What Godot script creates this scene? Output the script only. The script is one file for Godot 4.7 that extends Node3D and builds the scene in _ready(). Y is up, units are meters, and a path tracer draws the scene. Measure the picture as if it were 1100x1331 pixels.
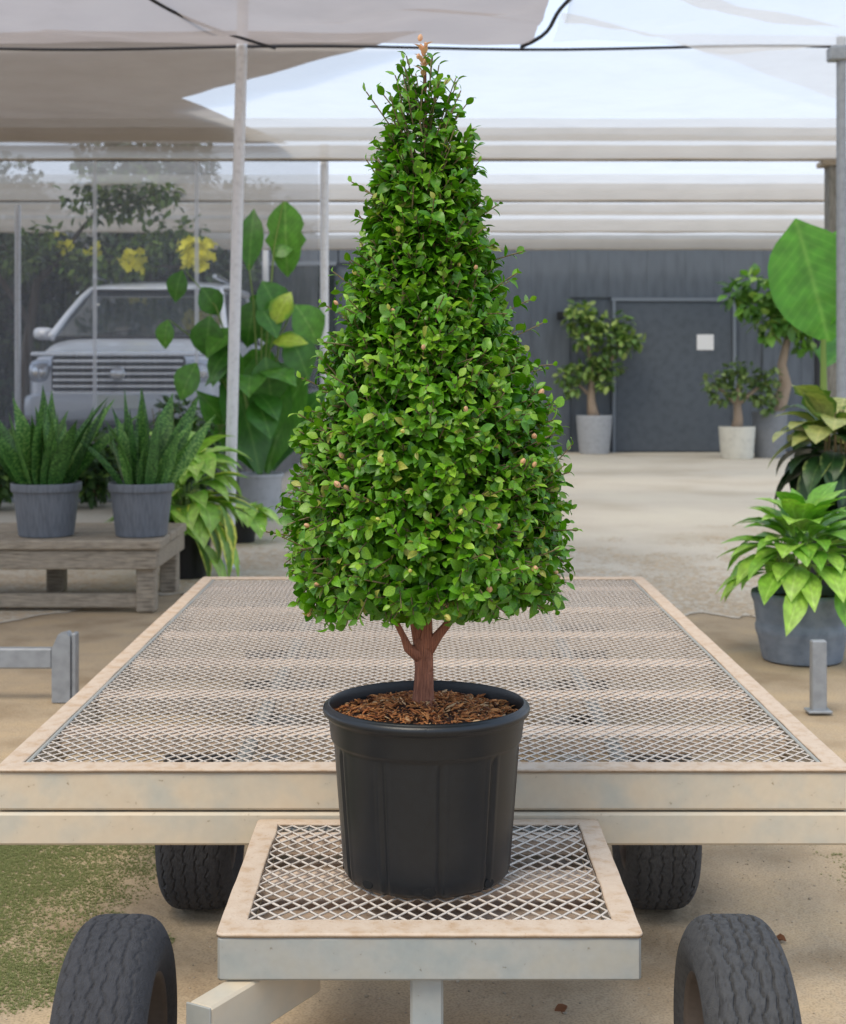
extends Node3D
# A clipped potted shrub on a galvanised nursery cart under a shade-cloth roof.

var rng := RandomNumberGenerator.new()
var taken := {}
var M := {}
var LT := {}

# ---------------------------------------------------------------- mesh builder
class MB:
	var v := PackedVector3Array()
	var u := PackedVector2Array()
	var c := PackedColorArray()
	var ix := PackedInt32Array()
	func p(a: Vector3, uv := Vector2.ZERO, col := Color.WHITE) -> int:
		v.append(a)
		u.append(uv)
		c.append(col)
		return v.size() - 1
	func t(a: int, b: int, d: int) -> void:
		ix.append(a)
		ix.append(d)
		ix.append(b)
	func q(a: int, b: int, d: int, e: int) -> void:
		t(a, b, d)
		t(a, d, e)
	func ft(a: Vector3, b: Vector3, d: Vector3) -> void:
		t(p(a), p(b), p(d))
	func fq(a: Vector3, b: Vector3, d: Vector3, e: Vector3) -> void:
		q(p(a, Vector2(0, 0)), p(b, Vector2(1, 0)), p(d, Vector2(1, 1)), p(e, Vector2(0, 1)))
	func mesh() -> ArrayMesh:
		var n := PackedVector3Array()
		n.resize(v.size())
		for i in range(0, ix.size(), 3):
			var a := v[ix[i]]
			var w := (v[ix[i + 2]] - a).cross(v[ix[i + 1]] - a)
			n[ix[i]] += w
			n[ix[i + 1]] += w
			n[ix[i + 2]] += w
		for i in n.size():
			n[i] = n[i].normalized() if n[i].length_squared() > 1e-24 else Vector3.UP
		var arr := []
		arr.resize(Mesh.ARRAY_MAX)
		arr[Mesh.ARRAY_VERTEX] = v
		arr[Mesh.ARRAY_NORMAL] = n
		arr[Mesh.ARRAY_TEX_UV] = u
		arr[Mesh.ARRAY_COLOR] = c
		arr[Mesh.ARRAY_INDEX] = ix
		var m := ArrayMesh.new()
		m.add_surface_from_arrays(Mesh.PRIMITIVE_TRIANGLES, arr)
		return m
	# box with chamfered edges, in the frame given by tr
	func cbox(size: Vector3, tr: Transform3D, b: float) -> void:
		var h := size / 2.0
		b = minf(b, minf(h.x, minf(h.y, h.z)) * 0.9)
		var pt := func(s: Vector3, ax: int) -> Vector3:
			var r := Vector3(s.x * (h.x - b), s.y * (h.y - b), s.z * (h.z - b))
			r[ax] = s[ax] * h[ax]
			return tr * r
		for ax in 3:
			var b1 := (ax + 1) % 3
			var b2 := (ax + 2) % 3
			for sg in [-1.0, 1.0]:
				var k := []
				for e in [[-1, -1], [1, -1], [1, 1], [-1, 1]]:
					var s := Vector3.ZERO
					s[ax] = sg
					s[b1] = e[0]
					s[b2] = e[1]
					k.append(pt.call(s, ax))
				if sg > 0:
					fq(k[0], k[1], k[2], k[3])
				else:
					fq(k[3], k[2], k[1], k[0])
			for s1 in [-1.0, 1.0]:
				for s2 in [-1.0, 1.0]:
					var lo := Vector3.ZERO
					lo[ax] = -1.0
					lo[b1] = s1
					lo[b2] = s2
					var hi := lo
					hi[ax] = 1.0
					if s1 * s2 > 0:
						fq(pt.call(lo, b1), pt.call(lo, b2), pt.call(hi, b2), pt.call(hi, b1))
						var z := ix.size()
						for i in range(z - 6, z, 3):
							var w := ix[i + 1]
							ix[i + 1] = ix[i + 2]
							ix[i + 2] = w
					else:
						fq(pt.call(lo, b1), pt.call(lo, b2), pt.call(hi, b2), pt.call(hi, b1))
		for sx in [-1.0, 1.0]:
			for sy in [-1.0, 1.0]:
				for sz in [-1.0, 1.0]:
					var s := Vector3(sx, sy, sz)
					if sx * sy * sz > 0:
						ft(pt.call(s, 0), pt.call(s, 1), pt.call(s, 2))
					else:
						ft(pt.call(s, 0), pt.call(s, 2), pt.call(s, 1))
	func tube(pts: Array, rad: Array, segs := 8, caps := true, rough := 0.0, sd := 0) -> void:
		var rings := []
		var r := RandomNumberGenerator.new()
		r.seed = sd + 5
		var up := Vector3(0.13, 0.97, 0.21)
		for i in pts.size():
			var d: Vector3 = (pts[mini(i + 1, pts.size() - 1)] - pts[maxi(i - 1, 0)]).normalized()
			if absf(d.dot(up)) > 0.93:
				up = Vector3(0.95, 0.1, 0.3)
			var sx := d.cross(up).normalized()
			var sy := sx.cross(d).normalized()
			up = sy
			var ring := []
			for k in segs:
				var a := TAU * k / segs
				var rr: float = rad[i] * (1.0 + (r.randf() - 0.5) * rough)
				ring.append(p(pts[i] + (sx * cos(a) + sy * sin(a)) * rr, Vector2(float(k) / segs, i)))
			rings.append(ring)
		for i in pts.size() - 1:
			for k in segs:
				var k2 := (k + 1) % segs
				q(rings[i][k2], rings[i][k], rings[i + 1][k], rings[i + 1][k2])
		if caps:
			var a := p(pts[0])
			var z := p(pts[-1])
			for k in segs:
				var k2 := (k + 1) % segs
				t(a, rings[0][k], rings[0][k2])
				t(z, rings[-1][k2], rings[-1][k])
	# turn a profile [[radius, height], ...] round y (outside seen when the profile runs upward)
	func lathe(prof: Array, segs := 32, off = null, tr := Transform3D()) -> void:
		var rows := []
		for i in prof.size():
			var row := []
			for k in segs + 1:
				var a := TAU * k / segs
				var r: float = prof[i][0]
				if off != null:
					r += off.call(a, prof[i][1], i)
				row.append(p(tr * Vector3(sin(a) * r, prof[i][1], cos(a) * r), Vector2(float(k) / segs, float(i) / prof.size())))
			rows.append(row)
		for i in prof.size() - 1:
			for k in segs:
				q(rows[i][k], rows[i][k + 1], rows[i + 1][k + 1], rows[i + 1][k])

# ---------------------------------------------------------------- naming
func numbered(called: String) -> String:
	var n: int = taken.get(called, -1) + 1
	taken[called] = n
	return called if n == 0 else "%s_%03d" % [called, n]

func thing(called: String, label: String, category: String, at := Vector3.ZERO, turn := 0.0, group := "") -> Node3D:
	var o := Node3D.new()
	o.name = numbered(called)
	add_child(o)
	o.position = at
	o.rotation.y = turn
	tag(o, label, category, group)
	return o

func tag(o: Node3D, label: String, category: String, group := "", kind := "") -> void:
	o.set_meta("label", label)
	o.set_meta("category", category)
	if group:
		o.set_meta("group", group)
	if kind:
		o.set_meta("kind", kind)

func put(called: String, m: Mesh, material: Material, parent: Node3D = null, tr := Transform3D(), kind := "") -> MeshInstance3D:
	var o := MeshInstance3D.new()
	o.mesh = m
	o.material_override = null
	if m.get_surface_count() and m is ArrayMesh and m.surface_get_material(0) == null:
		m.surface_set_material(0, material)
	elif m is ArrayMesh and m.surface_get_material(0) != material:
		o.set_surface_override_material(0, material)
	o.transform = tr
	if kind:
		o.set_meta("kind", kind)
	if parent == null:
		o.name = numbered(called)
		add_child(o)
	else:
		o.name = called
		parent.add_child(o, true)
	return o

func part_box(called: String, size: Vector3, at: Vector3, material: Material, parent: Node3D, bevel := 0.004, rot := Vector3.ZERO) -> MeshInstance3D:
	var b := MB.new()
	b.cbox(size, Transform3D(), bevel)
	return put(called, b.mesh(), material, parent, Transform3D(Basis.from_euler(rot), at))

func many(called: String, m: Mesh, material: Material, trs: Array, cols: Array, parent: Node3D = null) -> MultiMeshInstance3D:
	var mm := MultiMesh.new()
	mm.transform_format = MultiMesh.TRANSFORM_3D
	mm.use_colors = cols.size() > 0
	mm.mesh = m
	mm.instance_count = trs.size()
	for i in trs.size():
		mm.set_instance_transform(i, trs[i])
		if cols.size():
			mm.set_instance_color(i, cols[i])
	var o := MultiMeshInstance3D.new()
	o.multimesh = mm
	o.material_override = material
	o.set_meta("kind", "stuff")
	if parent:
		o.name = called
		parent.add_child(o, true)
	else:
		o.name = numbered(called)
		add_child(o)
	return o

# ---------------------------------------------------------------- textures and materials
func tex(sd: int, freq: float, stops: Array, size := 256, oct := 4, kind := FastNoiseLite.TYPE_SIMPLEX_SMOOTH, stretch := Vector2i.ONE) -> NoiseTexture2D:
	var n := FastNoiseLite.new()
	n.noise_type = kind
	n.seed = sd
	n.frequency = freq
	n.fractal_octaves = oct
	var t := NoiseTexture2D.new()
	t.width = size * stretch.x
	t.height = size * stretch.y
	t.seamless = true
	t.seamless_blend_skirt = 0.25
	t.noise = n
	if stops.size():
		var g := Gradient.new()
		var o := PackedFloat32Array()
		var c := PackedColorArray()
		for s in stops:
			o.append(s[0])
			c.append(s[1])
		g.offsets = o
		g.colors = c
		t.color_ramp = g
	return t

func mat(col: Color, rough := 0.7, opt := {}) -> StandardMaterial3D:
	var m := StandardMaterial3D.new()
	m.albedo_color = col
	m.roughness = rough
	m.metallic = opt.get("metal", 0.0)
	m.metallic_specular = opt.get("spec", 0.5)
	m.cull_mode = BaseMaterial3D.CULL_DISABLED
	if opt.has("tex"):
		m.albedo_texture = opt.tex
	if opt.has("bump"):
		m.heightmap_enabled = true
		m.heightmap_texture = opt.bump
		m.heightmap_scale = opt.get("bump_cm", 0.2)
	if opt.has("rough_tex"):
		m.roughness_texture = opt.rough_tex
	if opt.has("tile"):
		m.uv1_triplanar = true
		m.uv1_world_triplanar = opt.get("world", true)
		var s = opt.tile
		m.uv1_scale = s if s is Vector3 else Vector3.ONE / float(s)
	if opt.has("over"):
		m.detail_enabled = true
		m.detail_albedo = opt.over
		m.detail_blend_mode = BaseMaterial3D.BLEND_MODE_MUL
		m.detail_uv_layer = BaseMaterial3D.DETAIL_UV_2
		m.uv2_triplanar = true
		m.uv2_world_triplanar = opt.get("world", true)
		m.uv2_scale = Vector3.ONE / float(opt.over_tile)
	if opt.has("alpha"):
		m.transparency = BaseMaterial3D.TRANSPARENCY_ALPHA
		m.albedo_color.a = opt.alpha
	if opt.has("back"):
		m.backlight_enabled = true
		m.backlight = opt.back
	if opt.has("vcol"):
		m.vertex_color_use_as_albedo = true
	if opt.has("coat"):
		m.clearcoat_enabled = true
		m.clearcoat = opt.coat
		m.clearcoat_roughness = 0.08
	return m

func g(v: float) -> Color:
	return Color(v, v, v)

# colour of a leaf across (0..1 from midrib to edge) and along its length
func leaf_tex(base: Color, rib: Color, edge: Color, edge_from: float, veins: float, blotch := 0.0, sd := 1) -> ImageTexture:
	var im := Image.create(64, 128, false, Image.FORMAT_RGB8)
	var n := FastNoiseLite.new()
	n.seed = sd
	n.frequency = 0.045
	for y in 128:
		for x in 64:
			var a := absf(x - 31.5) / 31.5
			var c := base
			var v := sin((y + a * 34.0) * 0.62)
			c = c.lerp(rib, clampf((v - 0.72) * 2.2, 0.0, 1.0) * veins)
			var nn := n.get_noise_2d(x * 1.3, y)
			c = c.lerp(edge, clampf((a + nn * 0.35 - edge_from) * 4.0, 0.0, 1.0))
			if blotch > 0.0:
				c = c.lerp(edge, clampf((n.get_noise_2d(x * 2.0 + 90, y * 1.6) + blotch - 0.5) * 5.0, 0.0, 1.0))
			c = c.lerp(rib, clampf(1.0 - a * 11.0, 0.0, 1.0) * 0.7)
			c = c * (1.0 + nn * 0.18)
			im.set_pixel(x, y, c.clamp())
	return ImageTexture.create_from_image(im)

# stiff blade: broken pale cross bands and flecks on green
func mottled(base: Color, fleck: Color, sd: int) -> StandardMaterial3D:
	var im := Image.create(64, 256, false, Image.FORMAT_RGB8)
	var n := FastNoiseLite.new()
	n.seed = sd
	n.frequency = 0.11
	for y in 256:
		for x in 64:
			var v := n.get_noise_2d(x * 0.55, y * 1.5) + 0.35 * n.get_noise_2d(x * 2.0 + 50, y * 2.2)
			var c := base.lerp(fleck, clampf(v * 2.6 + 0.25, 0.0, 1.0))
			c = c * (1.0 + 0.15 * n.get_noise_2d(x * 0.3, y * 0.2 + 300))
			im.set_pixel(x, y, c.clamp())
	return mat(Color(1, 1, 1), 0.5, {"tex": ImageTexture.create_from_image(im), "back": Color(0.25, 0.3, 0.15)})

# a leaf along +Y with its upper face to +Z; prof = half widths at equal steps, droop bends it to -Z
func leaf_mesh(length: float, width: float, prof: Array, fold: float, droop: float, ripple := 0.0, sd := 0) -> ArrayMesh:
	var b := MB.new()
	var r := RandomNumberGenerator.new()
	r.seed = 77 + sd
	var n := prof.size() - 1
	var pos := Vector2.ZERO
	var ang := 0.0
	var rows := []
	for i in n + 1:
		var t := float(i) / n
		if i:
			ang = droop * t
			pos += Vector2(cos(ang), -sin(ang)) * length / n
		var w: float = width * prof[i]
		var ct := Vector3(0, pos.x, pos.y)
		var nz := Vector3(0, sin(ang), cos(ang))
		var lift := nz * w * fold
		var j1 := (r.randf() - 0.5) * ripple * w
		var j2 := (r.randf() - 0.5) * ripple * w
		rows.append([
			b.p(ct + Vector3(-w, 0, 0) + lift + nz * j1, Vector2(0.5 - 0.5 * clampf(prof[i] * 2.2, 0.05, 1.0), t)),
			b.p(ct, Vector2(0.5, t)),
			b.p(ct + Vector3(w, 0, 0) + lift + nz * j2, Vector2(0.5 + 0.5 * clampf(prof[i] * 2.2, 0.05, 1.0), t))])
	for i in n:
		b.q(rows[i][0], rows[i][1], rows[i + 1][1], rows[i + 1][0])
		b.q(rows[i][1], rows[i][2], rows[i + 1][2], rows[i + 1][1])
	return b.mesh()

func aim(dir: Vector3, up: Vector3, at: Vector3, s := 1.0, wide := 1.0) -> Transform3D:
	var y := dir.normalized()
	var z := up - y * up.dot(y)
	if z.length_squared() < 1e-5:
		z = Vector3(0.3, 0.2, 0.9) - y * Vector3(0.3, 0.2, 0.9).dot(y)
	z = z.normalized()
	return Transform3D(Basis(y.cross(z) * s * wide, y * s, z * s), at)

func rv() -> Vector3:
	return Vector3(rng.randf() - 0.5, rng.randf() - 0.5, rng.randf() - 0.5) * 2.0

func rr(a: float, b: float) -> float:
	return rng.randf_range(a, b)

const OVATE := [0.03, 0.3, 0.47, 0.5, 0.38, 0.2, 0.0]
const LANCE := [0.05, 0.22, 0.4, 0.5, 0.48, 0.36, 0.18, 0.0]
const HEART := [0.1, 0.46, 0.5, 0.44, 0.32, 0.16, 0.0]
const PADDLE := [0.06, 0.2, 0.38, 0.48, 0.5, 0.46, 0.36, 0.16, 0.0]
const LOBED := [0.05, 0.26, 0.40, 0.45, 0.38, 0.5, 0.37, 0.34, 0.27, 0.16, 0.0]

# ---------------------------------------------------------------- scene
func _ready() -> void:
	rng.seed = 20
	# camera: eye 1.25 m up, level, lens shifted down
	var cam := Camera3D.new()
	cam.name = "camera"
	cam.projection = Camera3D.PROJECTION_FRUSTUM
	cam.near = 0.05
	cam.far = 400.0
	cam.size = 0.05 * 1331.0 / 1900.0
	cam.frustum_offset = Vector2(0, -0.05 * 178.5 / 1900.0)
	cam.position = Vector3(0, 1.25, 0)
	var at := CameraAttributesPhysical.new()
	at.frustum_focal_length = 50.0
	at.frustum_focus_distance = 2.55
	at.exposure_aperture = 8.0
	cam.attributes = at
	add_child(cam)
	cam.current = true
	# sky, sun, exposure
	var env := Environment.new()
	env.background_mode = Environment.BG_SKY
	var sm := ProceduralSkyMaterial.new()
	sm.sky_top_color = Color(0.68, 0.775, 0.90)
	sm.sky_horizon_color = Color(0.85, 0.885, 0.935)
	sm.sky_curve = 0.2
	sm.ground_bottom_color = Color(0.45, 0.42, 0.37)
	sm.ground_horizon_color = Color(0.6, 0.58, 0.54)
	sm.sun_angle_max = 1.0
	sm.energy_multiplier = 1.0
	env.sky = Sky.new()
	env.sky.sky_material = sm
	env.tonemap_mode = Environment.TONE_MAPPER_LINEAR
	env.tonemap_exposure = 1.65
	env.sdfgi_enabled = true
	env.ssao_enabled = true
	env.ssil_enabled = true
	var we := WorldEnvironment.new()
	we.name = "world"
	we.environment = env
	add_child(we)
	var sun := DirectionalLight3D.new()
	sun.name = "sun"
	sun.light_energy = 0.5
	sun.light_color = Color(1.0, 0.965, 0.91)
	sun.light_angular_distance = 28.0
	sun.shadow_enabled = true
	sun.rotation_degrees = Vector3(-58, -32, 0)
	add_child(sun)

	materials()
	setting()
	roof()
	building()
	yard()
	car()
	bench()
	rails()
	side_plants()
	right_plants()
	planters()
	big_cart()
	trolley()
	shrub()
	ground_bits()

func materials() -> void:
	var grain := tex(3, 0.02, [[0.0, g(0.86)], [0.45, g(0.965)], [1.0, g(1.0)]], 512, 5)
	var fine := tex(4, 0.09, [[0.0, g(0.78)], [0.5, g(0.95)], [1.0, g(1.0)]], 512, 4)
	var h := tex(5, 0.05, [], 512, 5)
	var hf := tex(6, 0.14, [], 512, 4)
	M.h = h
	M.hf = hf
	M.dirt = mat(Color(0.775, 0.695, 0.585), 0.95, {"tex": tex(11, 0.012, [[0.1, Color(0.84, 0.82, 0.79)], [0.5, Color(0.95, 0.945, 0.935)], [0.8, Color(1, 0.985, 0.95)]], 512, 6), "tile": 2.7, "over": fine, "over_tile": 0.37, "bump": hf, "bump_cm": 0.35, "spec": 0.3})
	M.concrete = mat(Color(0.88, 0.84, 0.77), 0.9, {"tex": tex(12, 0.008, [[0.1, Color(0.92, 0.905, 0.88)], [0.5, Color(0.975, 0.97, 0.965)], [0.85, Color(1, 1, 0.99)]], 512, 6), "tile": 7.3, "over": fine, "over_tile": 0.6, "bump": h, "bump_cm": 0.1, "spec": 0.3})
	M.gravel = mat(Color(0.4, 0.39, 0.37), 0.95, {"tex": grain, "tile": 0.8, "bump": hf, "bump_cm": 0.8})
	# cart paint: grey primer showing through beige dust
	M.beam = mat(Color(0.82, 0.775, 0.705), 0.62, {"tex": tex(14, 0.011, [[0.08, Color(0.90, 0.93, 0.94)], [0.36, Color(0.96, 0.96, 0.945)], [0.6, Color(1.0, 0.98, 0.94)], [0.9, Color(1, 0.965, 0.91)]], 512, 5), "tile": 0.9, "over": tex(15, 0.05, [[0.03, Color(0.70, 0.66, 0.6)], [0.13, g(0.97)], [1.0, g(1.0)]], 512, 5), "over_tile": 0.7, "bump": h, "bump_cm": 0.03})
	M.beam_grey = mat(Color(0.655, 0.655, 0.635), 0.55, {"tex": tex(16, 0.013, [[0.1, Color(0.91, 0.94, 0.95)], [0.5, Color(0.98, 0.98, 0.97)], [0.9, Color(1, 0.98, 0.94)]], 512, 5), "tile": 0.7, "over": tex(15, 0.05, [[0.03, Color(0.70, 0.66, 0.6)], [0.13, g(0.97)], [1.0, g(1.0)]], 512, 5), "over_tile": 0.5, "bump": h, "bump_cm": 0.03})
	M.rim = mat(Color(0.81, 0.73, 0.65), 0.75, {"tex": tex(17, 0.018, [[0.1, Color(0.92, 0.87, 0.80)], [0.45, Color(0.98, 0.97, 0.95)], [0.8, Color(1, 1, 0.99)]], 512, 6), "tile": 0.45, "over": tex(18, 0.06, [[0.04, Color(0.84, 0.74, 0.64)], [0.22, g(0.98)], [1.0, g(1.0)]], 512, 5), "over_tile": 0.3, "bump": hf, "bump_cm": 0.05})
	M.grating = mat(Color(0.84, 0.79, 0.735), 0.6, {"tex": grain, "tile": 0.3, "metal": 0.0})
	M.member = mat(Color(0.83, 0.745, 0.66), 0.75, {"tex": grain, "tile": 0.5, "bump": h, "bump_cm": 0.05})
	M.galv = mat(Color(0.62, 0.635, 0.65), 0.5, {"tex": tex(19, 0.02, [[0.1, g(0.9)], [0.6, g(0.98)], [0.9, g(1.0)]], 256, 4), "tile": 0.35, "metal": 0.35})
	M.pole = mat(Color(0.88, 0.88, 0.89), 0.45, {"tex": grain, "tile": 0.6, "metal": 0.15})
	M.tread = mat(Color(0.29, 0.29, 0.295), 0.9, {"tex": tex(20, 0.03, [[0.15, Color(0.72, 0.71, 0.7)], [0.5, g(0.92)], [0.85, Color(1, 0.985, 0.95)]], 512, 6), "tile": 0.22, "bump": hf, "bump_cm": 0.12, "world": false})
	M.tread_worn = mat(Color(0.25, 0.25, 0.265), 0.92, {"tex": tex(21, 0.03, [[0.15, Color(0.75, 0.74, 0.72)], [0.5, g(0.92)], [0.85, Color(1, 0.98, 0.94)]], 512, 6), "tile": 0.22, "bump": hf, "bump_cm": 0.2, "world": false})
	M.wheel_rim = mat(Color(0.36, 0.32, 0.29), 0.65, {"tex": grain, "tile": 0.15, "metal": 0.3, "world": false})
	M.dark = mat(Color(0.08, 0.08, 0.085), 0.7)
	M.cord = mat(Color(0.13, 0.13, 0.16), 0.7)
	M.pot_black = mat(Color(0.088, 0.103, 0.12), 0.38, {"tex": tex(22, 0.04, [[0.2, g(0.9)], [0.7, g(1.0)]], 256, 4), "tile": 0.2, "bump": hf, "bump_cm": 0.02, "world": false})
	M.hole_shade = mat(Color(0.03, 0.03, 0.03), 0.9)  # near-black that paints the shade inside the drain openings
	M.soil = mat(Color(0.36, 0.22, 0.14), 0.95, {"tex": fine, "tile": 0.05, "bump": hf, "bump_cm": 1.0, "world": false})
	M.chip = mat(Color(1, 1, 1), 0.85, {"vcol": true, "bump": hf, "bump_cm": 0.1, "tile": 0.04, "world": false})
	M.bark = mat(Color(0.80, 0.54, 0.43), 0.85, {"tex": tex(23, 0.03, [[0.2, Color(0.7, 0.64, 0.62)], [0.5, g(0.9)], [0.8, Color(1, 0.97, 0.93)]], 256, 5), "tile": Vector3(55, 2.5, 55), "bump": h, "bump_cm": 0.4, "world": false})
	M.bark_pale = mat(Color(0.66, 0.58, 0.50), 0.85, {"tex": grain, "tile": 0.3, "bump": h, "bump_cm": 0.4, "world": false})
	M.bark_dark = mat(Color(0.3, 0.26, 0.22), 0.9, {"tex": grain, "tile": 0.4, "bump": h, "bump_cm": 0.8})
	M.wood = mat(Color(0.70, 0.655, 0.59), 0.85, {"tex": tex(24, 0.02, [[0.15, Color(0.72, 0.70, 0.67)], [0.5, Color(0.91, 0.90, 0.885)], [0.85, Color(1, 0.98, 0.94)]], 512, 6), "tile": Vector3(0.7, 9.0, 5.0), "over": grain, "over_tile": 0.8, "bump": h, "bump_cm": 0.15})
	M.wood_post = mat(Color(0.55, 0.535, 0.5), 0.9, {"tex": tex(25, 0.02, [[0.15, Color(0.66, 0.65, 0.62)], [0.5, g(0.9)], [0.85, g(1.0)]], 512, 6), "tile": Vector3(6.0, 0.6, 6.0), "bump": h, "bump_cm": 0.2})
	M.pot_grey = mat(Color(0.43, 0.45, 0.48), 0.6, {"tex": tex(26, 0.02, [[0.2, g(0.84)], [0.6, g(0.97)], [0.9, g(1.0)]], 256, 5), "tile": Vector3(9, 1.5, 9)})
	M.pot_pale = mat(Color(0.69, 0.70, 0.715), 0.6, {"tex": grain, "tile": 0.9})
	M.pot_blue = mat(Color(0.52, 0.56, 0.61), 0.55, {"tex": tex(27, 0.012, [[0.2, Color(0.8, 0.82, 0.84)], [0.6, g(0.97)], [0.9, g(1.0)]], 512, 5), "tile": 0.5, "bump": h, "bump_cm": 0.06})
	M.pot_cream = mat(Color(0.86, 0.845, 0.79), 0.6, {"tex": grain, "tile": 1.4})
	M.pot_mid = mat(Color(0.52, 0.53, 0.545), 0.6, {"tex": grain, "tile": 0.9})
	# shade cloth: a thin open weave, light comes through it
	var weave := tex(28, 0.01, [[0.15, Color(0.95, 0.945, 0.94)], [0.5, Color(0.985, 0.98, 0.98)], [0.8, g(1.0)]], 512, 5)
	M.cloth = mat(Color(0.72, 0.675, 0.655), 0.9, {"tex": weave, "tile": 3.7, "alpha": 0.88, "back": Color(1, 1, 1)})
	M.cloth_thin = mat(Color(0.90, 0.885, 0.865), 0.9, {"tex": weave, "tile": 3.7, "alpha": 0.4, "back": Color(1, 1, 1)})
	M.cloth_dark = mat(Color(0.62, 0.575, 0.54), 0.9, {"tex": weave, "tile": 2.9, "back": Color(0.9, 0.9, 0.9)})
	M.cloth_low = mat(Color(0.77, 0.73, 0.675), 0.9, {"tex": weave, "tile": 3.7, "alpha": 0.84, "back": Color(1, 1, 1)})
	M.cloth_mid = mat(Color(0.85, 0.83, 0.80), 0.9, {"tex": weave, "tile": 3.7, "alpha": 0.66, "back": Color(1, 1, 1)})  # in-between tone, paints the shading gradient leading into the folds
	M.hem = mat(Color(0.8, 0.76, 0.7), 0.9, {"tex": weave, "tile": 1.1, "back": Color(1, 1, 1)})
	M.film = mat(Color(0.68, 0.70, 0.74), 0.5, {"tex": tex(29, 0.03, [[0.15, g(0.72)], [0.5, g(0.92)], [0.85, g(1.0)]], 512, 5), "tile": Vector3(2.2, 0.12, 1), "alpha": 0.35, "back": g(0.7)})
	M.film_seam = mat(Color(0.86, 0.87, 0.9), 0.5, {"alpha": 0.45, "back": g(0.8)})
	M.wall = mat(Color(0.365, 0.395, 0.43), 0.62, {"tex": tex(30, 0.02, [[0.15, g(0.86)], [0.5, g(0.96)], [0.85, g(1.0)]], 512, 5), "tile": Vector3(0.7, 0.12, 0.7)})
	M.door = mat(Color(0.335, 0.365, 0.4), 0.55, {"tex": tex(30, 0.02, [[0.15, g(0.9)], [0.5, g(0.97)], [0.85, g(1.0)]], 512, 5), "tile": 1.7})
	M.door_frame = mat(Color(0.47, 0.50, 0.535), 0.5)
	M.white = mat(Color(0.93, 0.93, 0.93), 0.6)
	M.window_glass = mat(Color(0.13, 0.17, 0.16), 0.08)
	M.car_paint = mat(Color(0.84, 0.86, 0.90), 0.3, {"metal": 0.0, "coat": 0.7})
	M.car_glass = mat(Color(0.16, 0.18, 0.195), 0.05, {"coat": 1.0})
	M.chrome = mat(Color(0.82, 0.83, 0.85), 0.2, {"metal": 0.9})
	M.black_trim = mat(Color(0.1, 0.1, 0.11), 0.5)
	M.lamp_glass = mat(Color(0.78, 0.8, 0.84), 0.15, {"metal": 0.4})
	M.plate = mat(Color(0.86, 0.88, 0.86), 0.5)
	# leaves
	LT.small = leaf_tex(Color(0.88, 0.90, 0.86), Color(1, 1, 0.95), Color(0.80, 0.84, 0.76), 0.9, 0.35, 0.0, 3)
	LT.plain = leaf_tex(g(0.88), g(1.0), g(0.8), 0.95, 0.5, 0.0, 4)
	M.leaf = mat(Color(1, 1, 1), 0.4, {"tex": LT.small, "vcol": true, "back": Color(0.6, 0.72, 0.35)})
	M.far_leaf = mat(Color(1, 1, 1), 0.5, {"tex": LT.plain, "vcol": true, "back": Color(0.55, 0.65, 0.3)})
	var mk := func(base: Color, rib: Color, edge: Color, ef: float, ve: float, bl: float, sd: int) -> StandardMaterial3D:
		return mat(Color(1, 1, 1), 0.4, {"tex": leaf_tex(base, rib, edge, ef, ve, bl, sd), "back": Color(0.5, 0.62, 0.3)})
	M.hosta = [mk.call(Color(0.55, 0.75, 0.25), Color(0.74, 0.87, 0.46), Color(0.50, 0.70, 0.21), 0.8, 0.45, 0.0, 5), mk.call(Color(0.65, 0.81, 0.32), Color(0.8, 0.9, 0.52), Color(0.58, 0.77, 0.28), 0.8, 0.4, 0.0, 6), mk.call(Color(0.46, 0.67, 0.21), Color(0.64, 0.79, 0.4), Color(0.41, 0.62, 0.18), 0.8, 0.5, 0.0, 7)]
	M.glossy = [mk.call(Color(0.26, 0.47, 0.16), Color(0.46, 0.62, 0.31), Color(0.22, 0.43, 0.13), 0.85, 0.4, 0.0, 8), mk.call(Color(0.34, 0.56, 0.19), Color(0.54, 0.70, 0.36), Color(0.29, 0.51, 0.16), 0.85, 0.45, 0.0, 9), mk.call(Color(0.62, 0.72, 0.22), Color(0.76, 0.8, 0.4), Color(0.42, 0.6, 0.18), 0.6, 0.4, 0.0, 10)]
	M.spear = [mottled(Color(0.20, 0.38, 0.16), Color(0.45, 0.62, 0.30), 3), mottled(Color(0.24, 0.44, 0.17), Color(0.55, 0.70, 0.36), 8), mottled(Color(0.16, 0.32, 0.13), Color(0.36, 0.54, 0.25), 11)]
	M.croton = [mk.call(Color(0.13, 0.24, 0.14), Color(0.3, 0.42, 0.24), Color(0.10, 0.2, 0.12), 0.8, 0.5, 0.0, 12), mk.call(Color(0.66, 0.68, 0.40), Color(0.78, 0.76, 0.5), Color(0.36, 0.48, 0.22), 0.62, 0.3, 0.1, 13), mk.call(Color(0.2, 0.33, 0.17), Color(0.4, 0.5, 0.28), Color(0.55, 0.6, 0.34), 0.75, 0.4, 0.06, 14)]
	M.pothos = [mk.call(Color(0.72, 0.86, 0.42), Color(0.84, 0.92, 0.6), Color(0.58, 0.78, 0.3), 0.7, 0.3, 0.05, 15), mk.call(Color(0.60, 0.78, 0.32), Color(0.78, 0.88, 0.5), Color(0.82, 0.86, 0.36), 0.7, 0.4, 0.0, 16), mk.call(Color(0.42, 0.58, 0.2), Color(0.62, 0.74, 0.36), Color(0.86, 0.86, 0.36), 0.42, 0.25, 0.0, 17)]
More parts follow.
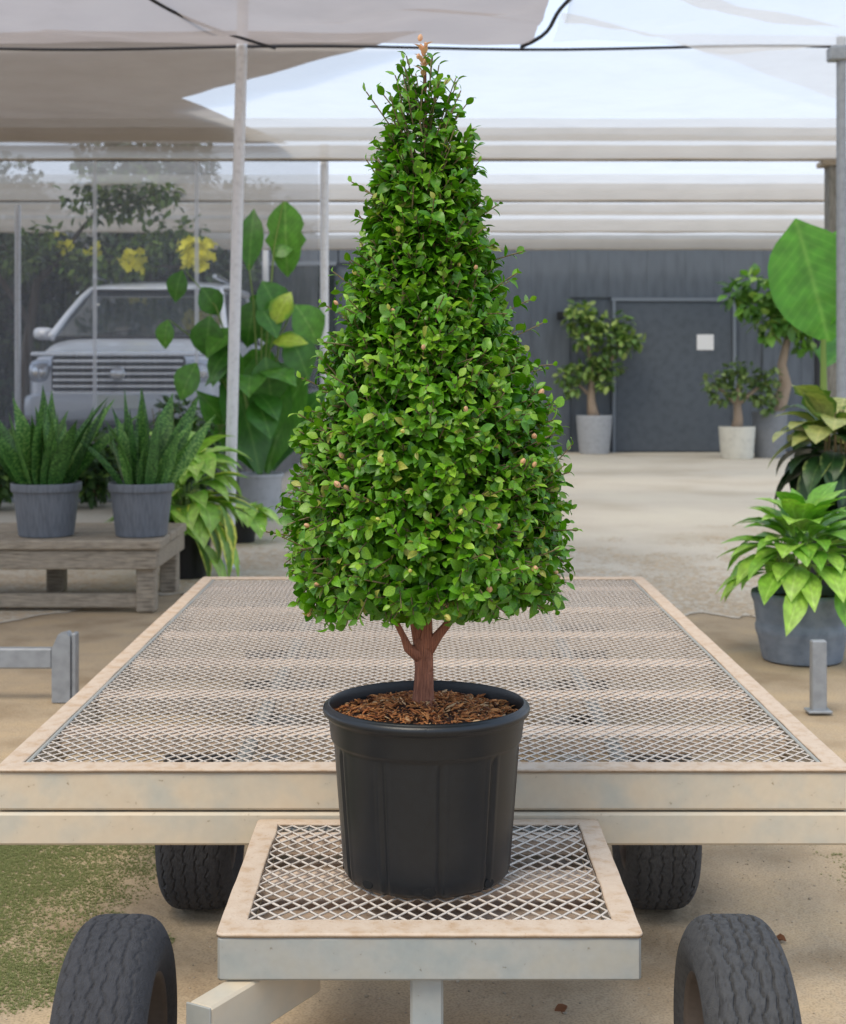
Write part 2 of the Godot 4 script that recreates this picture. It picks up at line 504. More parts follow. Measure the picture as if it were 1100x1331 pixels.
	M.banana = mk.call(Color(0.33, 0.58, 0.16), Color(0.52, 0.72, 0.31), Color(0.28, 0.53, 0.13), 0.85, 0.5, 0.0, 18)
	M.stem = mat(Color(0.45, 0.55, 0.25), 0.6)
	M.stem_brown = mat(Color(0.48, 0.42, 0.3), 0.7)
	M.bud = mat(Color(0.87, 0.68, 0.52), 0.6, {"back": Color(0.5, 0.4, 0.3)})
	M.bud_yellow = mat(Color(0.82, 0.78, 0.42), 0.6, {"back": Color(0.5, 0.5, 0.3)})
	M.yellow = mat(Color(0.93, 0.90, 0.25), 0.6, {"back": Color(0.6, 0.6, 0.2)})
	M.dry_leaf = mat(Color(0.45, 0.28, 0.16), 0.8)

func ground_sheet(called: String, a: Vector2, b: Vector2, y: float, m: Material, nx := 1, nz := 1, rough := 0.0) -> void:
	var mb := MB.new()
	var n := FastNoiseLite.new()
	n.frequency = 1.4
	var rows := []
	for j in nz + 1:
		var row := []
		for i in nx + 1:
			var x := lerpf(a.x, b.x, float(i) / nx)
			var z := lerpf(a.y, b.y, float(j) / nz)
			row.append(mb.p(Vector3(x, y + rough * n.get_noise_2d(x, z), z), Vector2(x, z)))
		rows.append(row)
	for j in nz:
		for i in nx:
			mb.q(rows[j][i], rows[j][i + 1], rows[j + 1][i + 1], rows[j + 1][i])
	var o := put(called, mb.mesh(), m)
	o.set_meta("kind", "structure")

func slab_noise() -> FastNoiseLite:
	var n := FastNoiseLite.new()
	n.seed = 12
	n.frequency = 0.5
	n.fractal_octaves = 5
	return n

func slab_edge(n: FastNoiseLite, x: float) -> float:
	return -7.6 + 1.5 * n.get_noise_2d(x, 3.0) + 0.12 * x + 0.1 * n.get_noise_2d(x * 9.0, 8.0)

func setting() -> void:
	ground_sheet("ground", Vector2(150, 150), Vector2(-150, -150), -0.004, M.dirt)
	# concrete floor of the nursery; packed earth laps over its worn front edge in tongues
	var cf := MB.new()
	var cn := slab_noise()
	var crow := []
	for i in 1201:
		var x := -7.0 + 30.0 * i / 1200.0
		var z := slab_edge(cn, x)
		crow.append([cf.p(Vector3(x, 0.0, z)), cf.p(Vector3(x, 0.004, z - 0.02)), cf.p(Vector3(x, 0.004, -23.45))])
	for i in 1200:
		for e in 2:
			cf.q(crow[i][e], crow[i + 1][e], crow[i + 1][e + 1], crow[i][e + 1])
	var o := put("concrete_floor", cf.mesh(), M.concrete)
	o.set_meta("kind", "structure")
	# earth skin in front of it, almost level with the slab
	# raised yard where the car stands, held by a low kerb
	var y := MB.new()
	y.cbox(Vector3(24, 0.4, 25), Transform3D(Basis(), Vector3(-13.75, 0.18, -27.0)), 0.02)
	o = put("yard", y.mesh(), M.gravel)
	o.set_meta("kind", "structure")

# cloth hung over wires: profile of [z, y] points swept along x, with wrinkles
func cloth_mesh(x0: float, x1: float, prof: Array, nx: int, amp: float, sd: int, skew := 0.0) -> ArrayMesh:
	var b := MB.new()
	var n := FastNoiseLite.new()
	n.seed = sd
	n.frequency = 0.55
	n.fractal_octaves = 3
	var pts := []
	for i in prof.size() - 1:
		var k := maxi(1, int(ceil(absf(prof[i + 1][0] - prof[i][0]) / 0.1)))
		for j in k:
			var t := float(j) / k
			pts.append(Vector2(lerpf(prof[i][0], prof[i + 1][0], t), lerpf(prof[i][1], prof[i + 1][1], t)))
	pts.append(Vector2(prof[-1][0], prof[-1][1]))
	var rows := []
	for j in pts.size():
		var row := []
		for i in nx + 1:
			var x := lerpf(x0, x1, float(i) / nx)
			var q: Vector2 = pts[j]
			var w := n.get_noise_2d(x * 1.1 + q.x * skew, q.x * 1.6) * amp
			var edge := minf(1.0, minf(j, pts.size() - 1 - j) / 3.0)
			row.append(b.p(Vector3(x, q.y + w * (0.25 + 0.75 * edge), q.x + w * 0.5 * edge), Vector2(x, q.x)))
		rows.append(row)
	for j in pts.size() - 1:
		for i in nx:
			b.q(rows[j][i], rows[j][i + 1], rows[j + 1][i + 1], rows[j + 1][i])
	return b.mesh()

func cable(called: String, label: String, pts: Array, r: float, m: Material, group := "") -> void:
	var b := MB.new()
	var rad := []
	for p in pts:
		rad.append(r)
	b.tube(pts, rad, 6)
	var o := put(called, b.mesh(), m)
	tag(o, label, "cable", group)

func roof() -> void:
	var c := thing("shade_cloth", "pale brown near shade cloth panel above the pole, left of the open slit", "shade cloth", Vector3.ZERO, 0, "shade cloth roof panels")
	put("sheet", cloth_mesh(-9.0, 0.70, [[-9.36, 3.37], [-9.0, 3.35], [-8.2, 3.33], [-6.8, 3.35], [-4.2, 3.37]], 90, 0.09, 2, 0.3), M.cloth, c)
	c = thing("shade_cloth", "whiter wrinkled near shade cloth panel at top right of the slit", "shade cloth", Vector3.ZERO, 0, "shade cloth roof panels")
	put("sheet", cloth_mesh(0.83, 7.0, [[-9.36, 3.37], [-9.0, 3.35], [-8.2, 3.33], [-6.8, 3.35], [-4.2, 3.37]], 150, 0.16, 5, 1.6), M.cloth_thin, c)
	# each strip: thin cloth, painted fold shading, and doubled bands folded over a wire
	var specs := [
		["bright shade cloth panel right behind the dark cable, widest in view", [[[-9.44, 3.36], [-10.6, 3.33], [-11.6, 3.36], [-12.2, 3.39]], [[-12.2, 3.39], [-12.5, 3.405], [-12.78, 3.412]], [[-12.78, 3.412], [-12.92, 3.405], [-13.03, 3.385], [-13.1, 3.345]], [[-13.1, 3.345], [-13.14, 3.40], [-13.3, 3.43], [-13.6, 3.43]], [[-13.6, 3.43], [-13.85, 3.424]], [[-13.85, 3.424], [-14.02, 3.41], [-14.14, 3.385], [-14.22, 3.345]]]],
		["second bright shade cloth strip, with tan lower hem, above the big leaves", [[[-14.5, 3.52], [-15.6, 3.48], [-16.2, 3.47]], [[-16.2, 3.47], [-16.9, 3.46]], [[-16.9, 3.46], [-17.2, 3.445], [-17.44, 3.41], [-17.6, 3.345]]]],
		["double-banded tan shade cloth strip, third back from the dark cable", [[[-17.72, 3.5], [-18.4, 3.46]], [[-18.4, 3.46], [-18.85, 3.45]], [[-18.85, 3.45], [-19.2, 3.43], [-19.42, 3.37]], [[-19.42, 3.37], [-19.47, 3.42], [-19.6, 3.44], [-20.0, 3.44]], [[-20.0, 3.44], [-20.5, 3.435]], [[-20.5, 3.435], [-20.85, 3.42], [-21.12, 3.39], [-21.3, 3.33]]]],
		["white end strip of shade cloth along the top of the dark building", [[[-21.45, 3.5], [-22.2, 3.45], [-22.5, 3.44]], [[-22.5, 3.44], [-22.75, 3.42], [-22.95, 3.38]], [[-22.95, 3.38], [-23.1, 3.33], [-23.2, 3.24]]]]]
	var k := 0
	for s in specs:
		c = thing("shade_cloth", s[0], "shade cloth", Vector3.ZERO, 0, "shade cloth roof panels")
		for i in s[1].size():
			k += 1
			put(["sheet", "fold_shade", "folded_band"][i % 3], cloth_mesh(-9.0, 7.0, s[1][i], 160, [0.035, 0.0, 0.02][i % 3], 30 + k, 0.2), [M.cloth_thin, M.cloth_mid, M.cloth_low][i % 3], c)
		var hb := MB.new()
		var hp := []
		var e: Array = s[1][-1][-1]
		for i in 33:
			hp.append(Vector3(-9.0 + 0.5 * i, e[1] + 0.006 * sin(i * 1.7), e[0]))
		var hr := hp.map(func(_x): return 0.012)
		hb.tube(hp, hr, 8)
		put("hem", hb.mesh(), M.hem, c)
	# second layer thrown over the left part of the first panel, its edge running diagonally
	var b := MB.new()
	var n := FastNoiseLite.new()
	n.frequency = 0.8
	var rows := []
	for j in 25:
		var t := j / 24.0
		var z := lerpf(-9.46, -14.15, t)
		var xr := lerpf(0.0, -1.95, minf(1.0, t / 0.5)) + maxf(0.0, t - 0.5) * 1.3
		var row := []
		for i in 41:
			var x := lerpf(-9.0, xr, i / 40.0)
			row.append(b.p(Vector3(x, 3.47 + 0.02 * n.get_noise_2d(x, z) + 0.02 * t, z), Vector2(x, z)))
		rows.append(row)
	for j in 24:
		for i in 40:
			b.q(rows[j][i], rows[j][i + 1], rows[j + 1][i + 1], rows[j + 1][i])
	var o := put("shade_cloth", b.mesh(), M.cloth_dark)
	tag(o, "darker double layer of cloth with diagonal edge left of the tree top", "shade cloth", "shade cloth roof panels")
	b = MB.new()
	rows = []
	for j in 17:
		var t := j / 16.0
		var z := lerpf(-9.46, -11.6, t)
		var row := []
		for i in 21:
			var x := lerpf(1.5 + 1.75 * t, 7.0, i / 20.0)
			row.append(b.p(Vector3(x, 3.45 + 0.02 * n.get_noise_2d(x, z), z), Vector2(x, z)))
		rows.append(row)
	for j in 16:
		for i in 20:
			b.q(rows[j][i], rows[j][i + 1], rows[j + 1][i + 1], rows[j + 1][i])
	o = put("shade_cloth", b.mesh(), M.cloth_thin)
	tag(o, "second thin layer of cloth with slanting edge near the right pole top", "shade cloth", "shade cloth roof panels")
	# cables
	var pts := []
	for i in 41:
		var x := -9.0 + i * 0.3
		pts.append(Vector3(x, 3.352 - 0.012 * sin(x * 2.1), -9.4))
	cable("cable", "thin dark cable spanning the whole roof above the tree top", pts, 0.011, M.cord, "roof cables")
	for z in [-14.24, -17.62, -21.32]:
		cable("cable", "thin dark cable under the hem of the %s cloth band behind the tree" % ("widest, topmost" if z > -15 else "second" if z > -19 else "lowest tan"), [Vector3(-9, 3.335, z), Vector3(7, 3.335, z)], 0.008, M.cord, "roof cables")
	var e: Array = []
	for i in 15:
		var t := i / 14.0
		e.append(Vector3(0.86 - 0.24 * pow(t, 3.0) + 0.03 * sin(t * 9.0), 3.40 - 0.045 * t, lerpf(-7.6, -9.38, t)))
	cable("cord", "dark curved cord edging the open slit in the near cloth", e, 0.013, M.cord, "cords on the near cloth")
	e = []
	for i in 13:
		var t := i / 12.0
		e.append(Vector3(-1.55 + 0.6 * t - 0.1 * sin(t * PI), 3.33 + 0.015 * t, lerpf(-7.9, -9.38, t)))
	cable("cord", "dark cord running across the near cloth left of the pole", e, 0.010, M.cord, "cords on the near cloth")
	# poles
	b = MB.new()
	b.tube([Vector3(0, 0, 0), Vector3(0.047, 1.83, 0), Vector3(0.112, 4.3, 0)], [0.037, 0.037, 0.037], 20)
	var p := thing("pole", "slender leaning white steel pole between wooden bench and big leaf plant", "pole", Vector3(-1.252, 0, -9.4), 0, "steel roof poles")
	put("tube", b.mesh(), M.pole, p)
	part_box("foot_plate", Vector3(0.14, 0.012, 0.14), Vector3(0, 0.01, 0), M.pole, p)
	b = MB.new()
	b.tube([Vector3(0, 0, 0), Vector3(0, 3.5, 0)], [0.042, 0.042], 16)
	p = thing("pole", "farther white pole close to the left side of the tree crown", "pole", Vector3(-0.965, 0, -14.3), 0, "steel roof poles")
	put("tube", b.mesh(), M.pole, p)
	part_box("foot_plate", Vector3(0.16, 0.012, 0.16), Vector3(0, 0.01, 0), M.pole, p)
	b = MB.new()
	b.tube([Vector3(0, 0, 0), Vector3(0, 3.42, 0)], [0.031, 0.031], 20)
	p = thing("pole", "grey steel pole at the right edge beside the large upright leaf", "pole", Vector3(2.69, 0, -9.4), 0, "steel roof poles")
	put("tube", b.mesh(), M.galv, p)
	part_box("bracket", Vector3(0.13, 0.09, 0.1), Vector3(-0.02, 3.31, 0), M.galv, p, 0.01)
	part_box("foot_plate", Vector3(0.14, 0.012, 0.14), Vector3(0, 0.01, 0), M.galv, p)
	b = MB.new()
	b.tube([Vector3(0, 0, 0), Vector3(0, 2.55, 0)], [0.03, 0.03], 12)
	p = thing("pole", "thin grey pole outside the clear sheet left of the silver car", "pole", Vector3(-4.02, 0.38, -14.5), 0, "steel roof poles")
	put("tube", b.mesh(), M.pole, p)
	# wooden post behind the large leaf
	p = thing("wooden_post", "weathered grey square timber post behind the large upright leaf", "post", Vector3(4.05, 0, -14.3))
	part_box("timber", Vector3(0.2, 3.34, 0.2), Vector3(0, 1.67, 0), M.wood_post, p, 0.012)
	part_box("cap_plank", Vector3(0.34, 0.05, 0.26), Vector3(0.0, 3.31, 0.002), M.wood, p, 0.006)
	# clear plastic wall sheet hung from the second wire, with welded seams
	b = MB.new()
	rows = []
	var nn := FastNoiseLite.new()
	nn.frequency = 0.6
	for j in 24:
		var row := []
		var y := 3.33 * j / 23.0 + 0.012
		for i in 201:
			var x := lerpf(-9.0, -1.02, i / 200.0)
			row.append(b.p(Vector3(x, y, -14.25 + 0.03 * nn.get_noise_2d(x * 3.0, y * 0.25) + 0.012 * sin(x * 17.0 + y * 0.4)), Vector2(x, y)))
		rows.append(row)
	for j in 23:
		for i in 200:
			b.q(rows[j][i], rows[j][i + 1], rows[j + 1][i + 1], rows[j + 1][i])
	p = thing("plastic_sheet", "hazy clear plastic wall sheet hanging in front of the silver car", "plastic sheet")
	put("film", b.mesh(), M.film, p)
	for x in [-6.4, -3.19, -2.2]:
		part_box("seam", Vector3(0.04, 3.3, 0.006), Vector3(x, 1.68, -14.21), M.film_seam, p, 0.001)
	part_box("weight_bar", Vector3(7.9, 0.04, 0.03), Vector3(-5.0, 0.03, -14.2), M.galv, p, 0.005)

func building() -> void:
	var w := thing("building", "dark slate grey metal clad building closing the far end", "building", Vector3(0, 0, -23.5))
	# wall core and upright cladding sheets with raised seams
	part_box("wall", Vector3(14.0, 3.5, 0.2), Vector3(4.4, 1.75, -0.13), M.wall, w, 0.005)
	var x := -2.6
	var i := 0
	while x < 11.2:
		var wide := 0.62
		var door := x + wide > 2.95 and x < 5.05
		var lo := 2.49 if door else 0.02
		var win := x < -1.35
		if win:
			part_box("cladding_panel", Vector3(wide - 0.02, 0.42, 0.03), Vector3(x + wide / 2, 3.25, 0), M.wall, w, 0.004)
			part_box("cladding_panel", Vector3(wide - 0.02, 1.0, 0.03), Vector3(x + wide / 2, 0.52, 0), M.wall, w, 0.004)
		else:
			part_box("cladding_panel", Vector3(wide - 0.002, 3.45 - lo, 0.03), Vector3(x + wide / 2, (3.45 + lo) / 2, rr(-0.002, 0.002)), M.wall, w, 0.002)
		x += wide
		i += 1
	var d := part_box("door", Vector3(1.86, 2.4, 0.05), Vector3(4.03, 1.22, 0.012), M.door, w, 0.004)
	part_box("handle", Vector3(0.03, 0.16, 0.04), Vector3(0.84, -0.12, 0.045), M.door_frame, d, 0.006)
	part_box("door_frame", Vector3(2.02, 0.06, 0.09), Vector3(4.03, 2.455, 0.03), M.door_frame, w, 0.005)
	part_box("door_frame", Vector3(0.055, 2.43, 0.09), Vector3(3.065, 1.215, 0.03), M.door_frame, w, 0.005)
	part_box("door_frame", Vector3(0.055, 2.43, 0.09), Vector3(4.995, 1.215, 0.03), M.door_frame, w, 0.005)
	part_box("corner_post", Vector3(0.07, 3.4, 0.1), Vector3(6.33, 1.7, 0.02), M.black_trim, w, 0.005)
	part_box("wall_lamp_box", Vector3(0.1, 0.12, 0.08), Vector3(2.2, 2.2, 0.06), M.black_trim, w, 0.01)
	var gl := part_box("window", Vector3(1.16, 1.98, 0.04), Vector3(-2.0, 2.03, 0.0), M.window_glass, w, 0.004)
	part_box("frame", Vector3(1.22, 0.06, 0.08), Vector3(0, 1.0, 0.02), M.door_frame, gl, 0.004)
	part_box("frame", Vector3(0.06, 1.94, 0.08), Vector3(-0.55, 0.0, 0.02), M.door_frame, gl, 0.004)
	var dp := MB.new()
	dp.tube([Vector3(-2.52, 0.02, 0.06), Vector3(-2.52, 3.4, 0.06)], [0.05, 0.05], 12)
	put("downpipe", dp.mesh(), M.white, w)
	var n := part_box("notice_sheet", Vector3(0.27, 0.25, 0.006), Vector3(4.53, 1.77, -23.458), M.white, self, 0.001)
	tag(n, "blank white square notice stuck on the dark door", "notice")

func leaf_ball(centres: Array, leaf_len: float, count: int, cols: Array, squash := 0.8) -> Array:
	# leaf transforms round clump centres [position, radius]
	var trs := []
	var cc := []
	for c in centres:
		var k := int(count * c[1])
		for i in k:
			var d := rv().normalized()
			var p: Vector3 = c[0] + Vector3(d.x, d.y * squash, d.z) * c[1] * pow(rng.randf(), 0.4)
			var dir := (d * 0.8 + Vector3(0, -0.15, 0) + rv() * 0.7).normalized()
			trs.append(aim(dir, Vector3.UP + d * 0.5 + rv() * 0.5, p, leaf_len * rr(0.7, 1.3)))
			var col: Color = cols[rng.randi() % cols.size()]
			cc.append(col * rr(0.75, 1.25))
	return [trs, cc]

func yard() -> void:
	var lm := leaf_mesh(1.0, 0.55, [0.05, 0.45, 0.5, 0.3, 0.0], 0.2, 0.5)
	var spots := [
		[-10.5, -27.0, 5.6, "broad dark tree at far left behind the clear sheet", 0.9],
		[-7.6, -25.5, 4.6, "leafy dark tree behind the silver car's left side", 1.0],
		[-5.2, -27.0, 5.2, "dense green tree behind the middle of the car roof", 1.1],
		[-3.3, -25.2, 4.0, "rounder green tree at the corner of the dark building", 1.2],
		[-8.9, -22.0, 3.4, "low bushy tree behind the thin pole, left of the car", 0.8],
		[-6.4, -22.6, 3.3, "dark bushy tree right behind the car's windscreen", 0.75],
		[-4.2, -22.4, 3.1, "dark bushy tree behind the car's right roof edge", 0.8],
		[-12.6, -24.0, 4.6, "dark tree farthest left in the yard", 0.8]]
	for s in spots:
		var t := thing("tree", s[3], "tree", Vector3(s[0], 0.38, s[1]), 0, "trees beyond the yard")
		var h: float = s[2]
		var b := MB.new()
		b.tube([Vector3(0, 0, 0), Vector3(0.05, h * 0.3, 0.03), Vector3(-0.04, h * 0.62, 0), Vector3(0.03, h * 0.85, 0)], [0.16, 0.12, 0.08, 0.02], 9, true, 0.1)
		for k in 6:
			var a := k * 1.1
			var y := h * (0.28 + 0.08 * k)
			b.tube([Vector3(0, y, 0), Vector3(cos(a) * 0.5, y + 0.4, sin(a) * 0.5), Vector3(cos(a) * 1.0, y + 0.6, sin(a) * 1.0)], [0.06, 0.04, 0.012], 6)
		put("trunk", b.mesh(), M.bark_dark, t)
		var cl := []
		for k in 58:
			var y := h * rr(0.06, 1.0)
			var rad := h * 0.36 * sqrt(maxf(0.05, 1.0 - pow((y / h - 0.55) / 0.5, 2.0)))
			var a := rr(0, TAU)
			var q := rad * sqrt(rng.randf())
			cl.append([Vector3(cos(a) * q, y, sin(a) * q), rr(0.3, 0.55)])
		var f: float = s[4]
		var L := leaf_ball(cl, 0.17, 330, [Color(0.035, 0.075, 0.02) * f, Color(0.05, 0.1, 0.025) * f, Color(0.03, 0.06, 0.025) * f, Color(0.08, 0.13, 0.03) * f])
		many("crown", lm, M.far_leaf, L[0], L[1], t)
	# flowering branches hanging over the car: one small tree with yellow panicles
	var ft := thing("flowering_tree", "slender tree with drooping twigs of yellow blossom over the car", "tree", Vector3(-4.9, 0.38, -17.9))
	var tb := MB.new()
	tb.tube([Vector3(0, 0, 0), Vector3(0.05, 1.2, 0), Vector3(0.2, 2.0, 0.1), Vector3(0.6, 2.3, 0.3), Vector3(1.5, 2.15, 0.7), Vector3(2.3, 2.1, 1.2)], [0.08, 0.07, 0.05, 0.035, 0.02, 0.006], 8)
	tb.tube([Vector3(0.1, 1.5, 0.05), Vector3(-0.3, 2.2, 0.3), Vector3(-0.5, 2.7, 0.5)], [0.05, 0.03, 0.01], 7)
	tb.tube([Vector3(0.2, 2.0, 0.1), Vector3(1.0, 2.8, 0.5), Vector3(1.9, 3.0, 0.9)], [0.04, 0.02, 0.008], 7)
	put("trunk", tb.mesh(), M.bark_dark, ft)
	var cls := []
	for k in 40:
		var q := k / 39.0
		cls.append([Vector3(lerpf(-0.2, 2.3, q), 2.25 + 0.15 * sin(q * 9.0) + rr(-0.12, 0.15), 0.1 + q * 1.1) + rv() * 0.08, 0.16])
	for k in 20:
		cls.append([Vector3(rr(0.8, 2.0), rr(2.75, 3.15), rr(0.4, 1.0)), 0.2])
	var LL := leaf_ball(cls, 0.11, 150, [Color(0.12, 0.22, 0.03), Color(0.2, 0.3, 0.04), Color(0.07, 0.14, 0.025)])
	many("crown", lm, M.far_leaf, LL[0], LL[1], ft)
	for c in [[Vector3(1.56, 2.18, 1.0), 0.15, 48], [Vector3(2.33, 2.25, 1.35), 0.23, 100], [Vector3(0.62, 2.45, 0.5), 0.13, 14], [Vector3(1.0, 2.36, 0.7), 0.12, 12]]:
		var fl := MB.new()
		for k in c[2]:
			var o: Vector3 = c[0] + rv().normalized() * pow(rng.randf(), 0.6) * Vector3(1.1, 1.0, 0.5) * c[1]
			var nrm := (rv() + Vector3(0, 0.2, 0.8)).normalized()
			var sx := nrm.cross(Vector3.UP).normalized()
			var sy := sx.cross(nrm)
			for a in 5:
				var d1 := sx * cos(a * TAU / 5) + sy * sin(a * TAU / 5)
				var d2 := sx * -sin(a * TAU / 5) + sy * cos(a * TAU / 5)
				fl.fq(o, o + d1 * 0.028 - d2 * 0.022 + nrm * 0.012, o + d1 * 0.055 + nrm * 0.014, o + d1 * 0.028 + d2 * 0.022 + nrm * 0.012)
		put("blossom", fl.mesh(), M.yellow, ft)

func ring_loft(b: MB, secs: Array, nseg := 28) -> void:
	# secs: [z, half width, y bottom, y top, corner power]
	var rows := []
	for s in secs:
		var row := []
		for k in nseg:
			var a := TAU * k / nseg
			var e: float = 2.0 / s[4]
			var cx := signf(cos(a)) * pow(absf(cos(a)), e)
			var sy := signf(sin(a)) * pow(absf(sin(a)), e)
			row.append(b.p(Vector3(cx * s[1], lerpf(s[2], s[3], sy * 0.5 + 0.5), s[0])))
		rows.append(row)
	for j in secs.size() - 1:
		for k in nseg:
			var k2 := (k + 1) % nseg
			b.q(rows[j][k], rows[j][k2], rows[j + 1][k2], rows[j + 1][k])
	for e in [0, secs.size() - 1]:
		var ct := b.p(Vector3(0, (secs[e][2] + secs[e][3]) / 2, secs[e][0]))
		for k in nseg:
			var k2 := (k + 1) % nseg
			if e == 0:
				b.t(ct, rows[e][k2], rows[e][k])
			else:
				b.t(ct, rows[e][k], rows[e][k2])

func car() -> void:
	var c := thing("parked_car", "large silver off-road car parked facing us behind the clear sheet", "car", Vector3(-3.05, 0.38, -14.7))
	var b := MB.new()
	ring_loft(b, [[0.04, 0.70, 0.42, 0.96, 4.5], [-0.04, 0.86, 0.38, 1.05, 4.5], [-0.18, 0.95, 0.36, 1.10, 5.0], [-0.5, 0.99, 0.36, 1.17, 5.0], [-0.9, 1.0, 0.36, 1.25, 5.5], [-1.3, 1.0, 0.36, 1.30, 6.0], [-2.2, 1.0, 0.36, 1.30, 7.0], [-4.6, 1.0, 0.38, 1.30, 7.0], [-4.95, 0.95, 0.42, 1.26, 6.0]], 56)
	put("body", b.mesh(), M.car_paint, c)
	# glasshouse
	var gb := MB.new()
	var lo := [Vector3(-0.93, 1.27, -0.95), Vector3(0.93, 1.27, -0.95), Vector3(0.93, 1.27, -4.75), Vector3(-0.93, 1.27, -4.75)]
	var hi := [Vector3(-0.74, 1.84, -2.0), Vector3(0.74, 1.84, -2.0), Vector3(0.76, 1.86, -4.5), Vector3(-0.76, 1.86, -4.5)]
	for k in 4:
		var k2 := (k + 1) % 4
		gb.fq(lo[k], lo[k2], hi[k2], hi[k])
	put("window", gb.mesh(), M.car_glass, c)
	var rf := MB.new()
	ring_loft(rf, [[-1.9, 0.70, 1.83, 1.855, 3.0], [-2.02, 0.76, 1.82, 1.90, 3.0], [-2.6, 0.79, 1.82, 1.97, 2.6], [-4.3, 0.8, 1.84, 1.97, 4.0], [-4.62, 0.76, 1.83, 1.9, 4.0]], 32)
	put("roof", rf.mesh(), M.car_paint, c)
	for k in 4:
		var p := MB.new()
		p.tube([lo[k], lo[k].lerp(hi[k], 0.4) + Vector3(0, 0.03, 0.0), lo[k].lerp(hi[k], 0.75) + Vector3(0, 0.03, 0.0), hi[k]], [0.045, 0.036, 0.034, 0.034], 8)
		put("pillar", p.mesh(), M.car_paint, c)
	for s in [-1, 1]:
		var p := MB.new()
		p.tube([Vector3(0.94 * s, 1.28, -2.9), Vector3(0.79 * s, 1.86, -2.95)], [0.05, 0.05], 8)
		put("pillar", p.mesh(), M.black_trim, c)
		part_box("roof_rail", Vector3(0.04, 0.05, 2.4), Vector3(0.68 * s, 1.99, -3.1), M.chrome, c, 0.012)
	# grille
	var gr := part_box("grille", Vector3(1.34, 0.34, 0.06), Vector3(0, 0.88, 0.05), M.black_trim, c, 0.02)
	for k in 5:
		part_box("slat", Vector3(1.30, 0.026, 0.03), Vector3(0, -0.125 + 0.063 * k, 0.035), M.chrome, gr, 0.006)
	part_box("surround", Vector3(1.75, 0.05, 0.08), Vector3(0, 0.195, 0.0), M.chrome, gr, 0.015)
	part_box("surround", Vector3(1.36, 0.04, 0.08), Vector3(0, -0.19, 0.01), M.chrome, gr, 0.015)
	var em := MB.new()
	em.lathe([[0.0, 0.035], [0.05, 0.034], [0.075, 0.025], [0.08, 0.0]], 24, null, Transform3D(Basis(Vector3(1, 0, 0), PI / 2), Vector3(0, 0, 0.03)))
	put("emblem", em.mesh(), M.chrome, gr)
	for s in [-1, 1]:
		var hl := MB.new()
		ring_loft(hl, [[0.05, 0.09, 0.83, 0.98, 3.0], [0.0, 0.13, 0.79, 1.02, 3.0], [-0.25, 0.13, 0.78, 1.03, 3.0]], 24)
		var hm := put("headlight", hl.mesh(), M.lamp_glass, c, Transform3D(Basis(Vector3.UP, s * 0.35), Vector3(0.81 * s, 0.0, -0.02)))
		var rl := MB.new()
		rl.lathe([[0.0, 0.02], [0.06, 0.015], [0.075, 0.0]], 16, null, Transform3D(Basis(Vector3(1, 0, 0), PI / 2), Vector3(-0.02 * s, 0.9, 0.045)))
		put("reflector", rl.mesh(), M.chrome, hm)
		part_box("fog_lamp", Vector3(0.2, 0.09, 0.05), Vector3(0.68 * s, 0.56, 0.07), M.black_trim, c, 0.02)
		var mi := MB.new()
		ring_loft(mi, [[0.05, 0.05, 1.27, 1.35, 3.0], [0.0, 0.11, 1.25, 1.39, 3.0], [-0.1, 0.10, 1.25, 1.39, 3.0]], 20)
		put("mirror", mi.mesh(), M.car_paint, c, Transform3D(Basis(), Vector3(1.12 * s, 0, -1.35)))
		part_box("mirror_arm", Vector3(0.16, 0.04, 0.06), Vector3(0.98 * s, 1.27, -1.38), M.black_trim, c, 0.01)
		for z in [-0.95, -3.95]:
			var wh := Node3D.new()
			wh.name = "wheel"
			c.add_child(wh, true)
			wh.position = Vector3(0.86 * s, 0.39, z)
			put("tyre", tyre_mesh(0.39, 0.25, 0.24, 0.0, 3), M.tread_worn, wh)
			put("rim", rim_mesh(0.25, 0.2), M.chrome, wh)
	part_box("hood_seam", Vector3(1.5, 0.008, 0.012), Vector3(0, 1.262, -0.93), M.black_trim, c, 0.002)
	part_box("cowl", Vector3(1.72, 0.03, 0.16), Vector3(0, 1.275, -1.0), M.black_trim, c, 0.008)
	var bp := MB.new()
	ring_loft(bp, [[0.12, 0.82, 0.44, 0.68, 5.0], [0.06, 0.94, 0.40, 0.70, 5.0], [-0.1, 0.99, 0.38, 0.70, 6.0]], 40)
	put("bumper", bp.mesh(), M.car_paint, c)
	part_box("number_plate", Vector3(0.42, 0.14, 0.012), Vector3(0, 0.6, 0.13), M.plate, c, 0.003)
	for s in [-0.3, 0.35]:
		part_box("wiper", Vector3(0.5, 0.015, 0.02), Vector3(s, 1.32, -1.02), M.black_trim, c, 0.004, Vector3(0, 0, 0.12))

